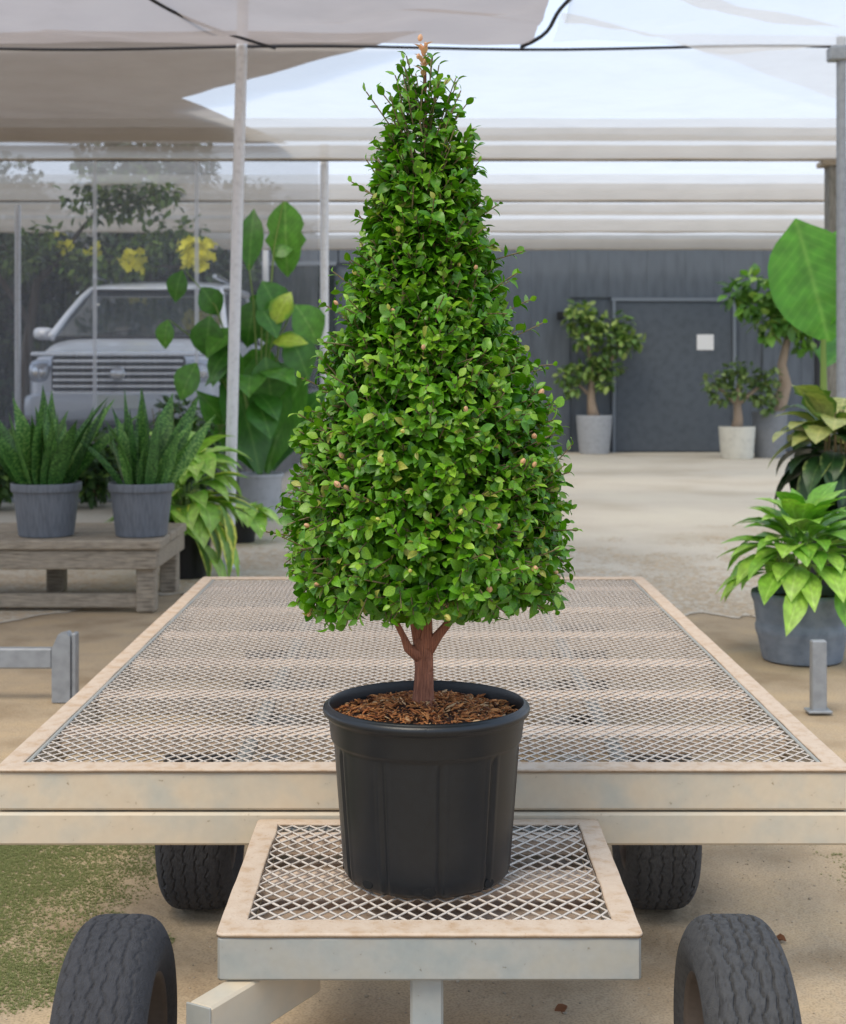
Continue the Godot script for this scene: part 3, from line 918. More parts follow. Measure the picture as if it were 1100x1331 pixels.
func tyre_mesh(r: float, r_in: float, w: float, groove: float, sd: int) -> ArrayMesh:
	# turned round x; the tread has wandering circumferential grooves
	var b := MB.new()
	var prof := []
	var hw := w / 2.0
	for k in 9:
		var a := k / 8.0
		prof.append([lerpf(r_in, r - 0.035, a) , -hw * (0.86 + 0.14 * sin(a * PI * 0.75)), false])
	var nt := 120 if groove > 0.0 else 30
	for k in nt + 1:
		var x := -1.0 + 2.0 * k / nt
		var sh := 0.035 * pow(absf(x), 5.0)
		prof.append([r - sh, x * hw * 0.965, absf(x) < 0.86])
	for k in 9:
		var a := 1.0 - k / 8.0
		prof.append([lerpf(r_in, r - 0.035, a), hw * (0.86 + 0.14 * sin(a * PI * 0.75)), false])
	var segs := 280 if groove > 0.0 else 48
	var n := FastNoiseLite.new()
	n.seed = sd
	n.frequency = 3.0
	var rows := []
	for p in prof:
		var row := []
		for k in segs:
			var a := TAU * k / segs
			var rad: float = p[0]
			if p[2] and groove > 0.0:
				for gi in 6:
					var gx: float = (-0.72 + 1.44 * gi / 5.0) * hw + 0.0026 * sin(a * 34.0 + gi * 1.9) + 0.006 * n.get_noise_2d(a * 3.0, gi * 7.0)
					var dd: float = absf(p[1] - gx)
					rad -= groove * clampf(1.6 - dd / 0.0016, 0.0, 1.0)
				rad -= groove * 0.5 * clampf(n.get_noise_2d(a * 7.0, p[1] * 40.0) * 3.0 - 0.7, 0.0, 1.0)
			row.append(b.p(Vector3(p[1], cos(a) * rad, sin(a) * rad)))
		rows.append(row)
	for j in prof.size() - 1:
		for k in segs:
			var k2 := (k + 1) % segs
			b.q(rows[j][k2], rows[j][k], rows[j + 1][k], rows[j + 1][k2])
	return b.mesh()

func rim_mesh(r: float, w: float) -> ArrayMesh:
	var b := MB.new()
	var tr := Transform3D(Basis(Vector3(0, 0, 1), -PI / 2), Vector3.ZERO)
	for s in [1.0, -1.0]:
		var t2 := tr if s > 0 else Transform3D(Basis(Vector3(0, 0, 1), PI / 2), Vector3.ZERO)
		b.lathe([[r * 1.03, w * 0.43], [r * 1.05, w * 0.46], [r * 1.0, w * 0.47], [r * 0.93, w * 0.42], [r * 0.88, w * 0.22], [r * 0.6, w * 0.18], [r * 0.45, w * 0.26], [r * 0.32, w * 0.27], [r * 0.28, w * 0.4], [0.0, w * 0.42]], 32, null, t2)
	return b.mesh()

func bench() -> void:
	var b := thing("bench", "low weathered grey timber bench carrying two potted spear plants", "bench", Vector3(-1.37, 0, -7.6))
	var zs := [0.0, 0.19, 0.38, 0.57, 0.76]
	for z in zs:
		part_box("plank", Vector3(2.6, 0.05, 0.182), Vector3(-1.3 + rr(-0.012, 0.006), 0.36 + rr(-0.003, 0.003), -0.091 - z), M.wood, b, 0.008)
	part_box("apron", Vector3(2.56, 0.1, 0.04), Vector3(-1.3, 0.283, -0.045), M.wood, b, 0.006)
	part_box("apron", Vector3(2.56, 0.1, 0.04), Vector3(-1.3, 0.283, -0.90), M.wood, b, 0.006)
	part_box("apron", Vector3(0.04, 0.1, 0.80), Vector3(-0.04, 0.283, -0.473), M.wood, b, 0.006)
	for x in [-0.068, -1.25, -2.5]:
		part_box("leg", Vector3(0.1, 0.333, 0.1), Vector3(x - 0.02, 0.167, -0.125 if x > -0.5 or x < -2.0 else -0.825), M.wood, b, 0.008)
	for x in [-0.09, -0.74, -2.52]:
		part_box("leg", Vector3(0.1, 0.333, 0.1), Vector3(x, 0.167, -0.825), M.wood, b, 0.008)
	part_box("stretcher", Vector3(2.34, 0.075, 0.05), Vector3(-1.3, 0.06, -0.12), M.wood, b, 0.006)
	# two plants of stiff mottled blades in grey tubs
	var SW := [0.32, 0.42, 0.48, 0.5, 0.49, 0.45, 0.38, 0.26, 0.12, 0.0]
	var blades := [leaf_mesh(0.47, 0.085, SW, 0.55, -0.25, 0.12, 1), leaf_mesh(0.47, 0.095, SW, 0.45, 0.2, 0.15, 2), leaf_mesh(0.47, 0.075, SW, 0.65, 0.35, 0.1, 3)]
	for s in [[-2.02, 0.186, "mottled green spear-leaved plant in grey tub at the left of the bench", 30, 1.0, 31], [-1.51, 0.175, "narrower spear-leaved plant in grey tub near the bench's right corner", 22, 1.0, 57]]:
		var t := thing("spear_plant", s[2], "potted plant", Vector3(s[0], 0.388, -7.84), 0, "spear plants on the bench")
		var rad: float = s[1]
		var pb := MB.new()
		pb.lathe([[0.0, 0.002], [rad * 0.74, 0.0], [rad * 0.78, 0.006], [rad * 0.93, 0.235], [rad * 0.985, 0.238], [rad, 0.245], [rad * 1.005, 0.278], [rad * 0.985, 0.285], [rad * 0.94, 0.282], [rad * 0.92, 0.25], [rad * 0.9, 0.2]], 48)
		put("pot", pb.mesh(), M.pot_grey, t)
		var so := MB.new()
		so.lathe([[rad * 0.92, 0.24], [rad * 0.5, 0.255], [0.0, 0.26]], 24)
		put("soil", so.mesh(), M.soil, t)
		rng.seed = s[5]
		for k in s[3]:
			var a: float = k * 2.399 + rr(-0.3, 0.3)
			var lean: float = 0.08 + 0.6 * sqrt(float(k) / s[3]) + rr(-0.08, 0.08)
			if k % 5 == 4:
				lean *= 0.45
			var dir := Vector3(cos(a) * lean, 1.0, sin(a) * lean * 0.8).normalized()
			var face := -Vector3(cos(a), 0, sin(a)) + rv() * 0.9 + Vector3(0, 0, 0.5)
			var tr := aim(dir, face, Vector3(cos(a) * rad * 0.6 * (0.3 + lean), 0.24, sin(a) * rad * 0.6 * (0.3 + lean)), rr(0.72, 1.22) * (1.0 + 0.1 * lean), rr(0.8, 1.15))
			put("blade", blades[k % 3], M.spear[rng.randi() % 3], t, tr)

func rails() -> void:
	var r := thing("low_rail", "low galvanised rail with pointed end plate left of the cart", "rail", Vector3(-1.38, 0, -5.6))
	var b := MB.new()
	# end plate with a slanted top
	var pf := [Vector2(-0.035, 0), Vector2(0.035, 0), Vector2(0.035, 0.25), Vector2(0.02, 0.266), Vector2(-0.012, 0.258), Vector2(-0.035, 0.205)]
	for k in pf.size():
		var p0: Vector2 = pf[k]
		var p1: Vector2 = pf[(k + 1) % pf.size()]
		b.fq(Vector3(p0.x, p0.y, 0.03), Vector3(p0.x, p0.y, -0.03), Vector3(p1.x, p1.y, -0.03), Vector3(p1.x, p1.y, 0.03))
	for k in range(1, pf.size() - 1):
		b.ft(Vector3(pf[0].x, pf[0].y, 0.03), Vector3(pf[k].x, pf[k].y, 0.03), Vector3(pf[k + 1].x, pf[k + 1].y, 0.03))
		b.ft(Vector3(pf[0].x, pf[0].y, -0.03), Vector3(pf[k + 1].x, pf[k + 1].y, -0.03), Vector3(pf[k].x, pf[k].y, -0.03))
	put("end_plate", b.mesh(), M.galv, r)
	part_box("rail", Vector3(1.9, 0.078, 0.045), Vector3(-0.985, 0.166, 0.002), M.galv, r, 0.006)
	part_box("post", Vector3(0.06, 0.125, 0.04), Vector3(-1.6, 0.064, -0.004), M.galv, r, 0.006)
	part_box("side_flange", Vector3(0.02, 0.262, 0.05), Vector3(0.046, 0.131, -0.004), M.galv, r, 0.004)
	var s := thing("stake", "short grey steel stake between the cart and the hosta pot", "stake", Vector3(1.46, 0, -5.4))
	part_box("bar", Vector3(0.057, 0.27, 0.035), Vector3(0, 0.135, 0), M.galv, s, 0.005)
	part_box("base_plate", Vector3(0.09, 0.01, 0.07), Vector3(0, 0.009, 0), M.galv, s, 0.003)

func stalk(parent: Node3D, pts: Array, r0: float, r1: float, m: Material, called := "stem") -> void:
	var b := MB.new()
	var rad := []
	for i in pts.size():
		rad.append(lerpf(r0, r1, float(i) / (pts.size() - 1)))
	b.tube(pts, rad, 6)
	put(called, b.mesh(), m, parent)

func side_plants() -> void:
	rng.seed = 41
	# drooping variegated plant behind the bench's right end
	var p := thing("drooping_plant", "lime green plant with arching and trailing yellow-edged leaves behind bench corner", "potted plant", Vector3(-1.47, 0, -9.02))
	var b := MB.new()
	b.lathe([[0.0, 0.002], [0.13, 0.0], [0.135, 0.01], [0.17, 0.30], [0.18, 0.305], [0.18, 0.33], [0.165, 0.33], [0.155, 0.25]], 36)
	put("pot", b.mesh(), M.black_trim, p)
	b = MB.new()
	b.lathe([[0.16, 0.28], [0.0, 0.30]], 24)
	put("soil", b.mesh(), M.soil, p)
	var lv := [leaf_mesh(0.34, 0.17, LANCE, 0.2, 1.5, 0.15, 1), leaf_mesh(0.34, 0.19, LANCE, 0.15, 1.8, 0.15, 2), leaf_mesh(0.40, 0.10, LANCE, 0.25, 1.0, 0.12, 3)]
	for k in 84:
		var a := rr(0, TAU)
		var up := rr(0.0, 1.0)
		var base := Vector3(cos(a) * 0.06, 0.32 + 0.42 * up, sin(a) * 0.06)
		var dir := Vector3(cos(a) * (1.0 - 0.35 * up), rr(0.15, 0.5) + up * 0.55, sin(a) * (1.0 - 0.35 * up))
		if a < 1.0 or a > 5.2:
			dir.x *= 1.1
		put("leaf", lv[k % 3], M.pothos[k % 3 if up < 0.6 else k % 2], p, aim(dir, Vector3.UP + rv() * 0.25, base, rr(0.8, 1.2)))
	# trailing leaves
	for s in [[0.12, 0.32, 0.25, 2], [0.2, 0.28, 0.2, 2], [0.16, 0.24, 0.1, 1], [0.06, 0.22, 0.22, 2], [0.24, 0.36, 0.15, 2], [0.1, 0.16, 0.2, 0]]:
		put("leaf", lv[2], M.pothos[s[3]], p, aim(Vector3(0.55 + rr(-0.25, 0.2), -0.45, rr(0.0, 0.3)), Vector3(0.5, 0.8, 0.4), Vector3(s[0], s[1] + 0.1, s[2]), rr(0.85, 1.1)))
	for k in 9:
		var a := k * 0.7
		stalk(p, [Vector3(0, 0.28, 0), Vector3(cos(a) * 0.05, 0.45, sin(a) * 0.05), Vector3(cos(a) * 0.09, 0.58, sin(a) * 0.09)], 0.008, 0.004, M.stem)
	# tall large-leaved plant right of the pole
	var q := thing("large_leaf_plant", "tall plant with big lobed leaves in grey pot, right of the pole", "potted plant", Vector3(-1.40, 0, -12.6))
	b = MB.new()
	b.lathe([[0.0, 0.002], [0.145, 0.0], [0.15, 0.01], [0.165, 0.16], [0.172, 0.17], [0.185, 0.36], [0.2, 0.37], [0.2, 0.40], [0.185, 0.40], [0.175, 0.3]], 40)
	put("pot", b.mesh(), M.pot_pale, q)
	b = MB.new()
	b.lathe([[0.18, 0.35], [0.0, 0.37]], 24)
	put("soil", b.mesh(), M.soil, q)
	var ov := [leaf_mesh(0.34, 0.24, OVATE, 0.15, 0.7, 0.1, 1), leaf_mesh(0.34, 0.26, OVATE, 0.2, 1.0, 0.12, 2)]
	var lob := leaf_mesh(0.66, 0.36, LOBED, 0.12, 0.5, 0.1, 3)
	var pad := leaf_mesh(0.6, 0.24, PADDLE, 0.2, 0.5, 0.08, 4)
	var big := leaf_mesh(1.0, 0.42, PADDLE, 0.25, 0.55, 0.1, 5)
	# explicit leaves [x, y, z, dir, up, scale, mesh, material]; relative to the pot
	var lst := [
		[0.21, 2.74, 0.0, Vector3(0.02, -1, 0.1), Vector3(0, 0.2, 1), 1.0, lob, 1], [-0.10, 2.15, 0.0, Vector3(0.05, 1, 0.05), Vector3(0, 0.1, 1), 0.95, pad, 0],
		[-0.66, 2.14, 0.1, Vector3(-0.35, -0.95, 0.2), Vector3(-0.2, 0.3, 1), 0.86, ov[0], 0], [-0.5, 2.0, 0.05, Vector3(0.6, -0.8, 0.2), Vector3(0, 0.4, 1), 0.9, ov[1], 0],
		[-0.78, 1.72, 0.1, Vector3(-0.25, -0.95, 0.2), Vector3(-0.3, 0.3, 1), 0.78, ov[0], 1], [-0.42, 1.75, 0.12, Vector3(-0.15, -1, 0.25), Vector3(-0.1, 0.3, 1), 1.18, ov[1], 0],
		[0.02, 2.05, 0.05, Vector3(0.5, -0.7, 0.3), Vector3(0.2, 0.5, 1), 1.2, ov[1], 0], [0.14, 1.68, 0.15, Vector3(0.35, 1, 0.2), Vector3(-0.2, 0.2, 1), 0.95, ov[0], 2],
		[0.12, 1.52, 0.15, Vector3(1, 0.3, 0.3), Vector3(0, 0.8, 0.7), 0.92, ov[0], 2], [-0.05, 1.9, -0.05, Vector3(-0.2, -0.9, 0.2), Vector3(0, 0.3, 1), 1.3, ov[0], 0],
		[0.3, 1.85, 0.0, Vector3(0.6, -0.7, 0.2), Vector3(0.2, 0.4, 1), 1.25, ov[1], 1], [0.25, 1.6, 0.05, Vector3(0.5, -0.85, 0.3), Vector3(0.2, 0.4, 1), 1.3, ov[0], 0],
		[-0.2, 1.5, 0.1, Vector3(-0.4, -0.9, 0.2), Vector3(-0.2, 0.4, 1), 1.3, ov[1], 1], [-0.55, 1.35, 0.0, Vector3(-0.5, -0.8, 0.2), Vector3(-0.2, 0.4, 1), 1.1, ov[0], 1],
		[0.05, 1.4, 0.1, Vector3(0.2, -0.95, 0.25), Vector3(0.1, 0.4, 1), 1.35, ov[1], 0], [0.1, 2.28, 0.0, Vector3(0.9, 0.5, 0.2), Vector3(0, 0.5, 1), 0.6, ov[0], 1],
		[0.06, 0.4, 0.02, Vector3(0.22, 1, 0.06), Vector3(-0.5, 0.1, 1), 1.0, big, 1], [0.0, 0.4, 0.06, Vector3(-0.18, 1, 0.04), Vector3(0.5, 0.1, 1), 1.08, big, 0],
		[0.1, 0.42, -0.04, Vector3(0.42, 1, 0.0), Vector3(-0.6, 0.1, 0.8), 0.92, big, 0], [-0.05, 0.42, -0.02, Vector3(-0.5, 1, 0.1), Vector3(0.6, 0.2, 0.8), 0.9, big, 1],
		[0.02, 0.45, 0.0, Vector3(0.02, 1, 0.02), Vector3(0.1, 0.1, 1), 1.15, big, 1]]
	for s in lst:
		put("leaf", s[6], M.glossy[s[7]], q, aim(s[3], s[4], Vector3(s[0], s[1], s[2]), s[5]))
	for k in 16:
		var y := rr(1.0, 2.0)
		var a := rr(0, TAU)
		put("leaf", ov[k % 2], M.glossy[k % 2], q, aim(Vector3(cos(a), rr(-0.7, 0.2), sin(a)), Vector3.UP + Vector3(0, 0, 0.6) + rv() * 0.4, Vector3(cos(a) * 0.12 - 0.08, y, sin(a) * 0.12), rr(0.9, 1.3)))
	for s in [[0.2, 2.74], [-0.1, 2.2], [-0.64, 2.14], [-0.78, 1.72], [-0.42, 1.75], [0.14, 1.7], [0.3, 1.86], [0.02, 2.06]]:
		stalk(q, [Vector3(0, 0.36, 0), Vector3(s[0] * 0.25, s[1] * 0.55, 0), Vector3(s[0] * 0.6, s[1] * 0.86, 0.02), Vector3(s[0], s[1], 0.03)], 0.012, 0.005, M.stem)
	# low broad leaf tub just right of the pole foot
	var w := thing("broad_leaf_plant", "small lime plant in dark tub peeping out beside the pole foot", "potted plant", Vector3(-1.36, 0, -10.9))
	b = MB.new()
	b.lathe([[0.0, 0.002], [0.1, 0.0], [0.105, 0.01], [0.125, 0.2], [0.13, 0.22], [0.12, 0.22], [0.11, 0.16]], 30)
	put("pot", b.mesh(), M.black_trim, w)
	b = MB.new()
	b.lathe([[0.118, 0.2], [0.0, 0.21]], 20)
	put("soil", b.mesh(), M.soil, w)
	for k in 14:
		var a := k * 2.4
		put("leaf", lv[k % 2], M.pothos[k % 2], w, aim(Vector3(cos(a), rr(0.5, 1.1), sin(a)), Vector3.UP, Vector3(0, 0.21, 0), rr(0.8, 1.15)))
	# shrubs against the clear sheet, filling below the car
	var lm := leaf_mesh(1.0, 0.5, [0.05, 0.42, 0.5, 0.3, 0.0], 0.2, 0.5)
	for s in [[-2.35, -13.4, 1.05, "mid green shrub below the car's right headlight"], [-1.95, -12.0, 0.85, "rounder shrub close behind the pole and bench plants"], [-3.1, -13.7, 0.75, "low dark shrub between the two spear plants, behind bench"], [-3.95, -13.6, 0.7, "low dark shrub behind the left spear plant"]]:
		var t := thing("shrub", s[3], "shrub", Vector3(s[0], 0, s[1]), 0, "shrubs along the clear sheet")
		var h: float = s[2]
		var cl := []
		for k in 14:
			var a := rr(0, TAU)
			cl.append([Vector3(cos(a) * 0.28 * rng.randf(), rr(0.2, h - 0.12), sin(a) * 0.25 * rng.randf()), rr(0.14, 0.24)])
		for k in 6:
			var a := k * 1.05
			stalk(t, [Vector3(0, 0, 0), Vector3(cos(a) * 0.1, h * 0.45, sin(a) * 0.1), Vector3(cos(a) * 0.2, h * 0.9, sin(a) * 0.2)], 0.012, 0.004, M.stem_brown)
		var L := leaf_ball(cl, 0.1, 420, [Color(0.06, 0.13, 0.03), Color(0.1, 0.2, 0.045), Color(0.045, 0.1, 0.03), Color(0.17, 0.28, 0.06)])
		many("foliage", lm, M.far_leaf, L[0], L[1], t)

func right_plants() -> void:
	rng.seed = 52
	# hosta-like plant in ridged blue grey pot
	var p := thing("broad_leaf_plant", "bright green broad-leaved plant in ridged blue-grey pot right of cart", "potted plant", Vector3(1.665, 0, -6.42))
	var b := MB.new()
	b.lathe([[0.0, 0.002], [0.165, 0.0], [0.172, 0.008], [0.19, 0.1], [0.196, 0.115], [0.2, 0.13], [0.201, 0.15], [0.196, 0.162], [0.197, 0.18], [0.205, 0.25], [0.212, 0.268], [0.216, 0.285], [0.214, 0.30], [0.203, 0.302], [0.198, 0.28], [0.19, 0.2]], 64, func(a: float, y: float, _i: int) -> float: return 0.004 * sin(a * 3.0 + 1.0) * y / 0.3 + 0.012 * exp(-pow((a - 4.75) / 0.13, 2.0)) * clampf((y - 0.2) * 8.0, 0, 1))
	put("pot", b.mesh(), M.pot_blue, p)
	b = MB.new()
	b.lathe([[0.197, 0.26], [0.0, 0.28]], 24)
	put("soil", b.mesh(), M.soil, p)
	var hv := [leaf_mesh(0.26, 0.125, LANCE, 0.22, 1.0, 0.12, 1), leaf_mesh(0.26, 0.14, OVATE, 0.18, 1.2, 0.14, 2), leaf_mesh(0.28, 0.10, LANCE, 0.28, 0.8, 0.1, 3)]
	for k in 96:
		var t := k / 95.0
		var a := k * 2.399
		var el := lerpf(1.35, -0.15, pow(t, 0.8)) + rr(-0.12, 0.12)
		var out := lerpf(0.03, 0.17, t)
		var base := Vector3(cos(a) * out, 0.29 + lerpf(0.25, 0.06, t) + rr(0, 0.1), sin(a) * out)
		var dir := Vector3(cos(a) * cos(el), sin(el), sin(a) * cos(el))
		put("leaf", hv[k % 3], M.hosta[rng.randi() % 3], p, aim(dir, Vector3.UP - Vector3(cos(a), 0, sin(a)) * 0.6 + rv() * 0.2, base, rr(0.75, 1.05)))
	# three leaves hanging over the pot's front
	for s in [[-0.06, 0.36, 0.20, -0.25, 1.0, 1], [0.09, 0.33, 0.21, 0.08, 0.85, 2], [0.17, 0.36, 0.17, 0.5, 0.9, 1]]:
		put("leaf", hv[2], M.hosta[s[5]], p, aim(Vector3(s[3], -0.3, 0.7), Vector3(0, 0.5, 0.8), Vector3(s[0], s[1], s[2]), s[4]))
	for k in 12:
		var a := k * 0.53
		stalk(p, [Vector3(cos(a) * 0.04, 0.27, sin(a) * 0.04), Vector3(cos(a) * 0.1, 0.4, sin(a) * 0.1), Vector3(cos(a) * 0.12, 0.54, sin(a) * 0.12)], 0.006, 0.004, M.stem)
	# dark variegated plant behind it
	var q := thing("variegated_plant", "dark plant with cream-blotched leaves in black tub behind the bright green one", "potted plant", Vector3(2.2, 0, -7.8))
	b = MB.new()
	b.lathe([[0.0, 0.002], [0.15, 0.0], [0.155, 0.01], [0.19, 0.44], [0.2, 0.45], [0.2, 0.49], [0.185, 0.49], [0.178, 0.4]], 40)
	put("pot", b.mesh(), M.pot_black, q)
	b = MB.new()
	b.lathe([[0.185, 0.45], [0.0, 0.47]], 24)
	put("soil", b.mesh(), M.soil, q)
	var cv := [leaf_mesh(0.3, 0.16, LANCE, 0.2, 1.3, 0.12, 1), leaf_mesh(0.28, 0.20, LOBED, 0.12, 1.5, 0.3, 2), leaf_mesh(0.32, 0.13, LANCE, 0.25, 1.5, 0.12, 3)]
	for k in 70:
		var t := k / 69.0
		var a := k * 2.399 + 0.5
		var el := lerpf(1.35, -0.85, t) + rr(-0.25, 0.25)
		var base := Vector3(cos(a) * 0.08, 1.0 - 0.30 * t + rr(-0.03, 0.03), sin(a) * 0.08)
		var top := t < 0.45
		put("leaf", cv[(1 if k % 3 else 0) if top else (0 if k % 2 else 2)], M.croton[(1 if k % 4 else 2) if top else (0 if k % 4 else 2)], q, aim(Vector3(cos(a) * cos(el), sin(el), sin(a) * cos(el)), Vector3.UP - Vector3(cos(a), 0, sin(a)) * 0.5 + rv() * 0.3, base, rr(0.85, 1.2)))
	for k in 5:
		var a := k * 1.25
		stalk(q, [Vector3(cos(a) * 0.05, 0.45, sin(a) * 0.05), Vector3(cos(a) * 0.06, 0.78, sin(a) * 0.06), Vector3(cos(a) * 0.04, 1.06, sin(a) * 0.04)], 0.011, 0.006, M.stem_brown)
	# banana-like plant with one large upright leaf
	var w := thing("banana_plant", "plant with one huge upright green leaf before the timber post", "potted plant", Vector3(3.03, 0, -11.2))
	b = MB.new()
	b.lathe([[0.0, 0.002], [0.17, 0.0], [0.175, 0.01], [0.21, 0.4], [0.22, 0.41], [0.22, 0.44], [0.205, 0.44], [0.19, 0.35]], 40)
	put("pot", b.mesh(), M.pot_mid, w)
	b = MB.new()
	b.lathe([[0.2, 0.4], [0.0, 0.42]], 24)
	put("soil", b.mesh(), M.soil, w)
	stalk(w, [Vector3(0, 0.4, 0), Vector3(0.04, 1.0, 0.0), Vector3(0.03, 1.52, 0.03)], 0.045, 0.022, M.stem, "stalk")
	var bl := leaf_mesh(1.0, 0.66, [0.04, 0.2, 0.33, 0.42, 0.47, 0.5, 0.5, 0.49, 0.46, 0.40, 0.30, 0.14, 0.0], 0.16, 0.35, 0.16, 6)
	put("leaf", bl, M.banana, w, aim(Vector3(-0.26, 1, 0.06), Vector3(-0.16, 0.05, 1), Vector3(0.07, 1.5, 0.03), 1.0))
	put("leaf", bl, M.banana, w, aim(Vector3(0.16, 1, -0.1), Vector3(-0.75, 0.1, 0.6), Vector3(0.05, 1.6, 0.0), 0.92))
	put("leaf", bl, M.banana, w, aim(Vector3(0.7, 0.7, -0.3), Vector3(-0.5, 0.7, 0.3), Vector3(0.05, 1.3, -0.02), 0.8))

func planters() -> void:
	rng.seed = 63
	var lm := leaf_mesh(1.0, 0.62, [0.05, 0.42, 0.5, 0.3, 0.0], 0.2, 0.5)
	# [x, z, pot radius top, bottom, height, material, label, trunk points, clumps, leaf, colours]
	var a := thing("potted_tree", "slender loose tree in round pale grey pot left of the door", "potted tree", Vector3(2.70, 0, -23.05), 0, "potted trees along the building")
	tub(a, 0.285, 0.235, 0.61, M.pot_pale)
	stalk(a, [Vector3(0, 0.56, 0), Vector3(-0.03, 0.68, 0), Vector3(-0.05, 0.85, 0.02), Vector3(-0.04, 1.3, 0), Vector3(-0.12, 1.9, 0)], 0.11, 0.02, M.bark_pale, "trunk")
	stalk(a, [Vector3(-0.04, 1.1, 0), Vector3(0.25, 1.45, 0), Vector3(0.45, 1.8, 0)], 0.035, 0.012, M.bark_pale, "branch")
	stalk(a, [Vector3(-0.05, 0.9, 0), Vector3(-0.3, 1.15, 0), Vector3(-0.42, 1.25, 0)], 0.03, 0.01, M.bark_pale, "branch")
	var cl := [[Vector3(-0.2, 2.25, 0), 0.22], [Vector3(-0.3, 2.08, 0.05), 0.2], [Vector3(0.02, 2.1, 0), 0.2], [Vector3(0.1, 1.9, 0.1), 0.2], [Vector3(-0.15, 1.8, 0.1), 0.2], [Vector3(0.42, 2.1, 0), 0.16], [Vector3(0.5, 1.9, 0), 0.17], [Vector3(0.6, 1.75, 0.05), 0.16], [Vector3(0.35, 1.7, 0.1), 0.2], [Vector3(0.05, 1.55, 0.05), 0.18], [Vector3(-0.3, 1.3, 0), 0.16], [Vector3(-0.45, 1.25, 0), 0.15], [Vector3(-0.35, 1.05, 0.05), 0.14], [Vector3(0.3, 1.35, 0), 0.14], [Vector3(0.12, 1.3, 0.05), 0.13], [Vector3(-0.1, 1.35, 0.1), 0.14], [Vector3(0.15, 1.1, 0.1), 0.1]]
	var L := leaf_ball(cl, 0.13, 300, [Color(0.18, 0.32, 0.07), Color(0.28, 0.44, 0.10), Color(0.13, 0.24, 0.06), Color(0.38, 0.50, 0.13)])
	many("crown", lm, M.far_leaf, L[0], L[1], a)
	var b := thing("potted_tree", "small spreading tree in cream pot right of the dark door", "potted tree", Vector3(4.66, 0, -21.7), 0, "potted trees along the building")
	tub(b, 0.27, 0.235, 0.48, M.pot_cream)
	stalk(b, [Vector3(0, 0.44, 0), Vector3(0.02, 0.6, 0), Vector3(0.0, 0.9, 0.0), Vector3(0.05, 1.2, 0)], 0.1, 0.03, M.bark_pale, "trunk")
	stalk(b, [Vector3(0.0, 0.8, 0), Vector3(0.3, 1.05, 0), Vector3(0.52, 1.15, 0)], 0.04, 0.012, M.bark_pale, "branch")
	stalk(b, [Vector3(0.0, 0.8, 0), Vector3(-0.2, 1.0, 0), Vector3(-0.36, 1.1, 0)], 0.035, 0.012, M.bark_pale, "branch")
	cl = [[Vector3(0, 1.32, 0), 0.17], [Vector3(-0.2, 1.22, 0), 0.15], [Vector3(-0.38, 1.12, 0), 0.13], [Vector3(0.2, 1.25, 0), 0.16], [Vector3(0.38, 1.15, 0), 0.13], [Vector3(0.55, 1.22, 0), 0.13], [Vector3(0.5, 0.95, 0), 0.13], [Vector3(-0.25, 0.92, 0.05), 0.13], [Vector3(0.05, 1.0, 0.1), 0.15], [Vector3(0.3, 0.9, 0.05), 0.11], [Vector3(0.45, 0.75, 0), 0.08]]
	L = leaf_ball(cl, 0.11, 300, [Color(0.15, 0.25, 0.06), Color(0.22, 0.33, 0.09), Color(0.10, 0.18, 0.05), Color(0.30, 0.39, 0.12)])
	many("crown", lm, M.far_leaf, L[0], L[1], b)
	var c := thing("potted_tree", "taller leafy tree with curved pale trunk in grey pot, rightmost by building", "potted tree", Vector3(5.22, 0, -22.0), 0, "potted trees along the building")
	tub(c, 0.265, 0.225, 0.70, M.pot_mid)
	stalk(c, [Vector3(0.06, 0.64, 0), Vector3(0.16, 0.85, 0), Vector3(0.24, 1.1, 0), Vector3(0.18, 1.4, 0), Vector3(0.27, 1.8, 0), Vector3(0.25, 2.2, 0)], 0.14, 0.03, M.bark_pale, "trunk")
	stalk(c, [Vector3(0.26, 1.85, 0), Vector3(-0.1, 2.3, 0), Vector3(-0.4, 2.5, 0)], 0.04, 0.012, M.bark_pale, "branch")
	cl = [[Vector3(-0.5, 2.45, 0), 0.2], [Vector3(-0.25, 2.62, 0), 0.2], [Vector3(0.0, 2.5, 0.1), 0.24], [Vector3(-0.3, 2.3, 0.1), 0.2], [Vector3(-0.12, 2.05, 0.1), 0.22], [Vector3(0.2, 2.35, 0.1), 0.24], [Vector3(0.4, 2.15, 0.1), 0.24], [Vector3(0.5, 1.9, 0.1), 0.22], [Vector3(0.55, 1.7, 0.1), 0.17], [Vector3(-0.05, 1.9, 0.12), 0.14], [Vector3(0.2, 2.05, 0.15), 0.2], [Vector3(0.35, 2.5, 0), 0.2]]
	L = leaf_ball(cl, 0.2, 170, [Color(0.14, 0.33, 0.045), Color(0.22, 0.46, 0.06), Color(0.10, 0.24, 0.04), Color(0.32, 0.5, 0.10)])
	many("crown", lm, M.far_leaf, L[0], L[1], c)

func tub(parent: Node3D, rt: float, rb: float, h: float, m: Material) -> void:
	var b := MB.new()
	b.lathe([[0.0, 0.002], [rb * 0.96, 0.0], [rb, 0.015], [lerpf(rb, rt, 0.55), h * 0.5], [rt * 0.985, h * 0.85], [rt, h - 0.015], [rt * 0.985, h], [rt * 0.92, h], [rt * 0.9, h - 0.1]], 48)
	put("pot", b.mesh(), m, parent)
	var s := MB.new()
	s.lathe([[rt * 0.93, h - 0.06], [0.0, h - 0.04]], 24)
	put("soil", s.mesh(), M.soil, parent)

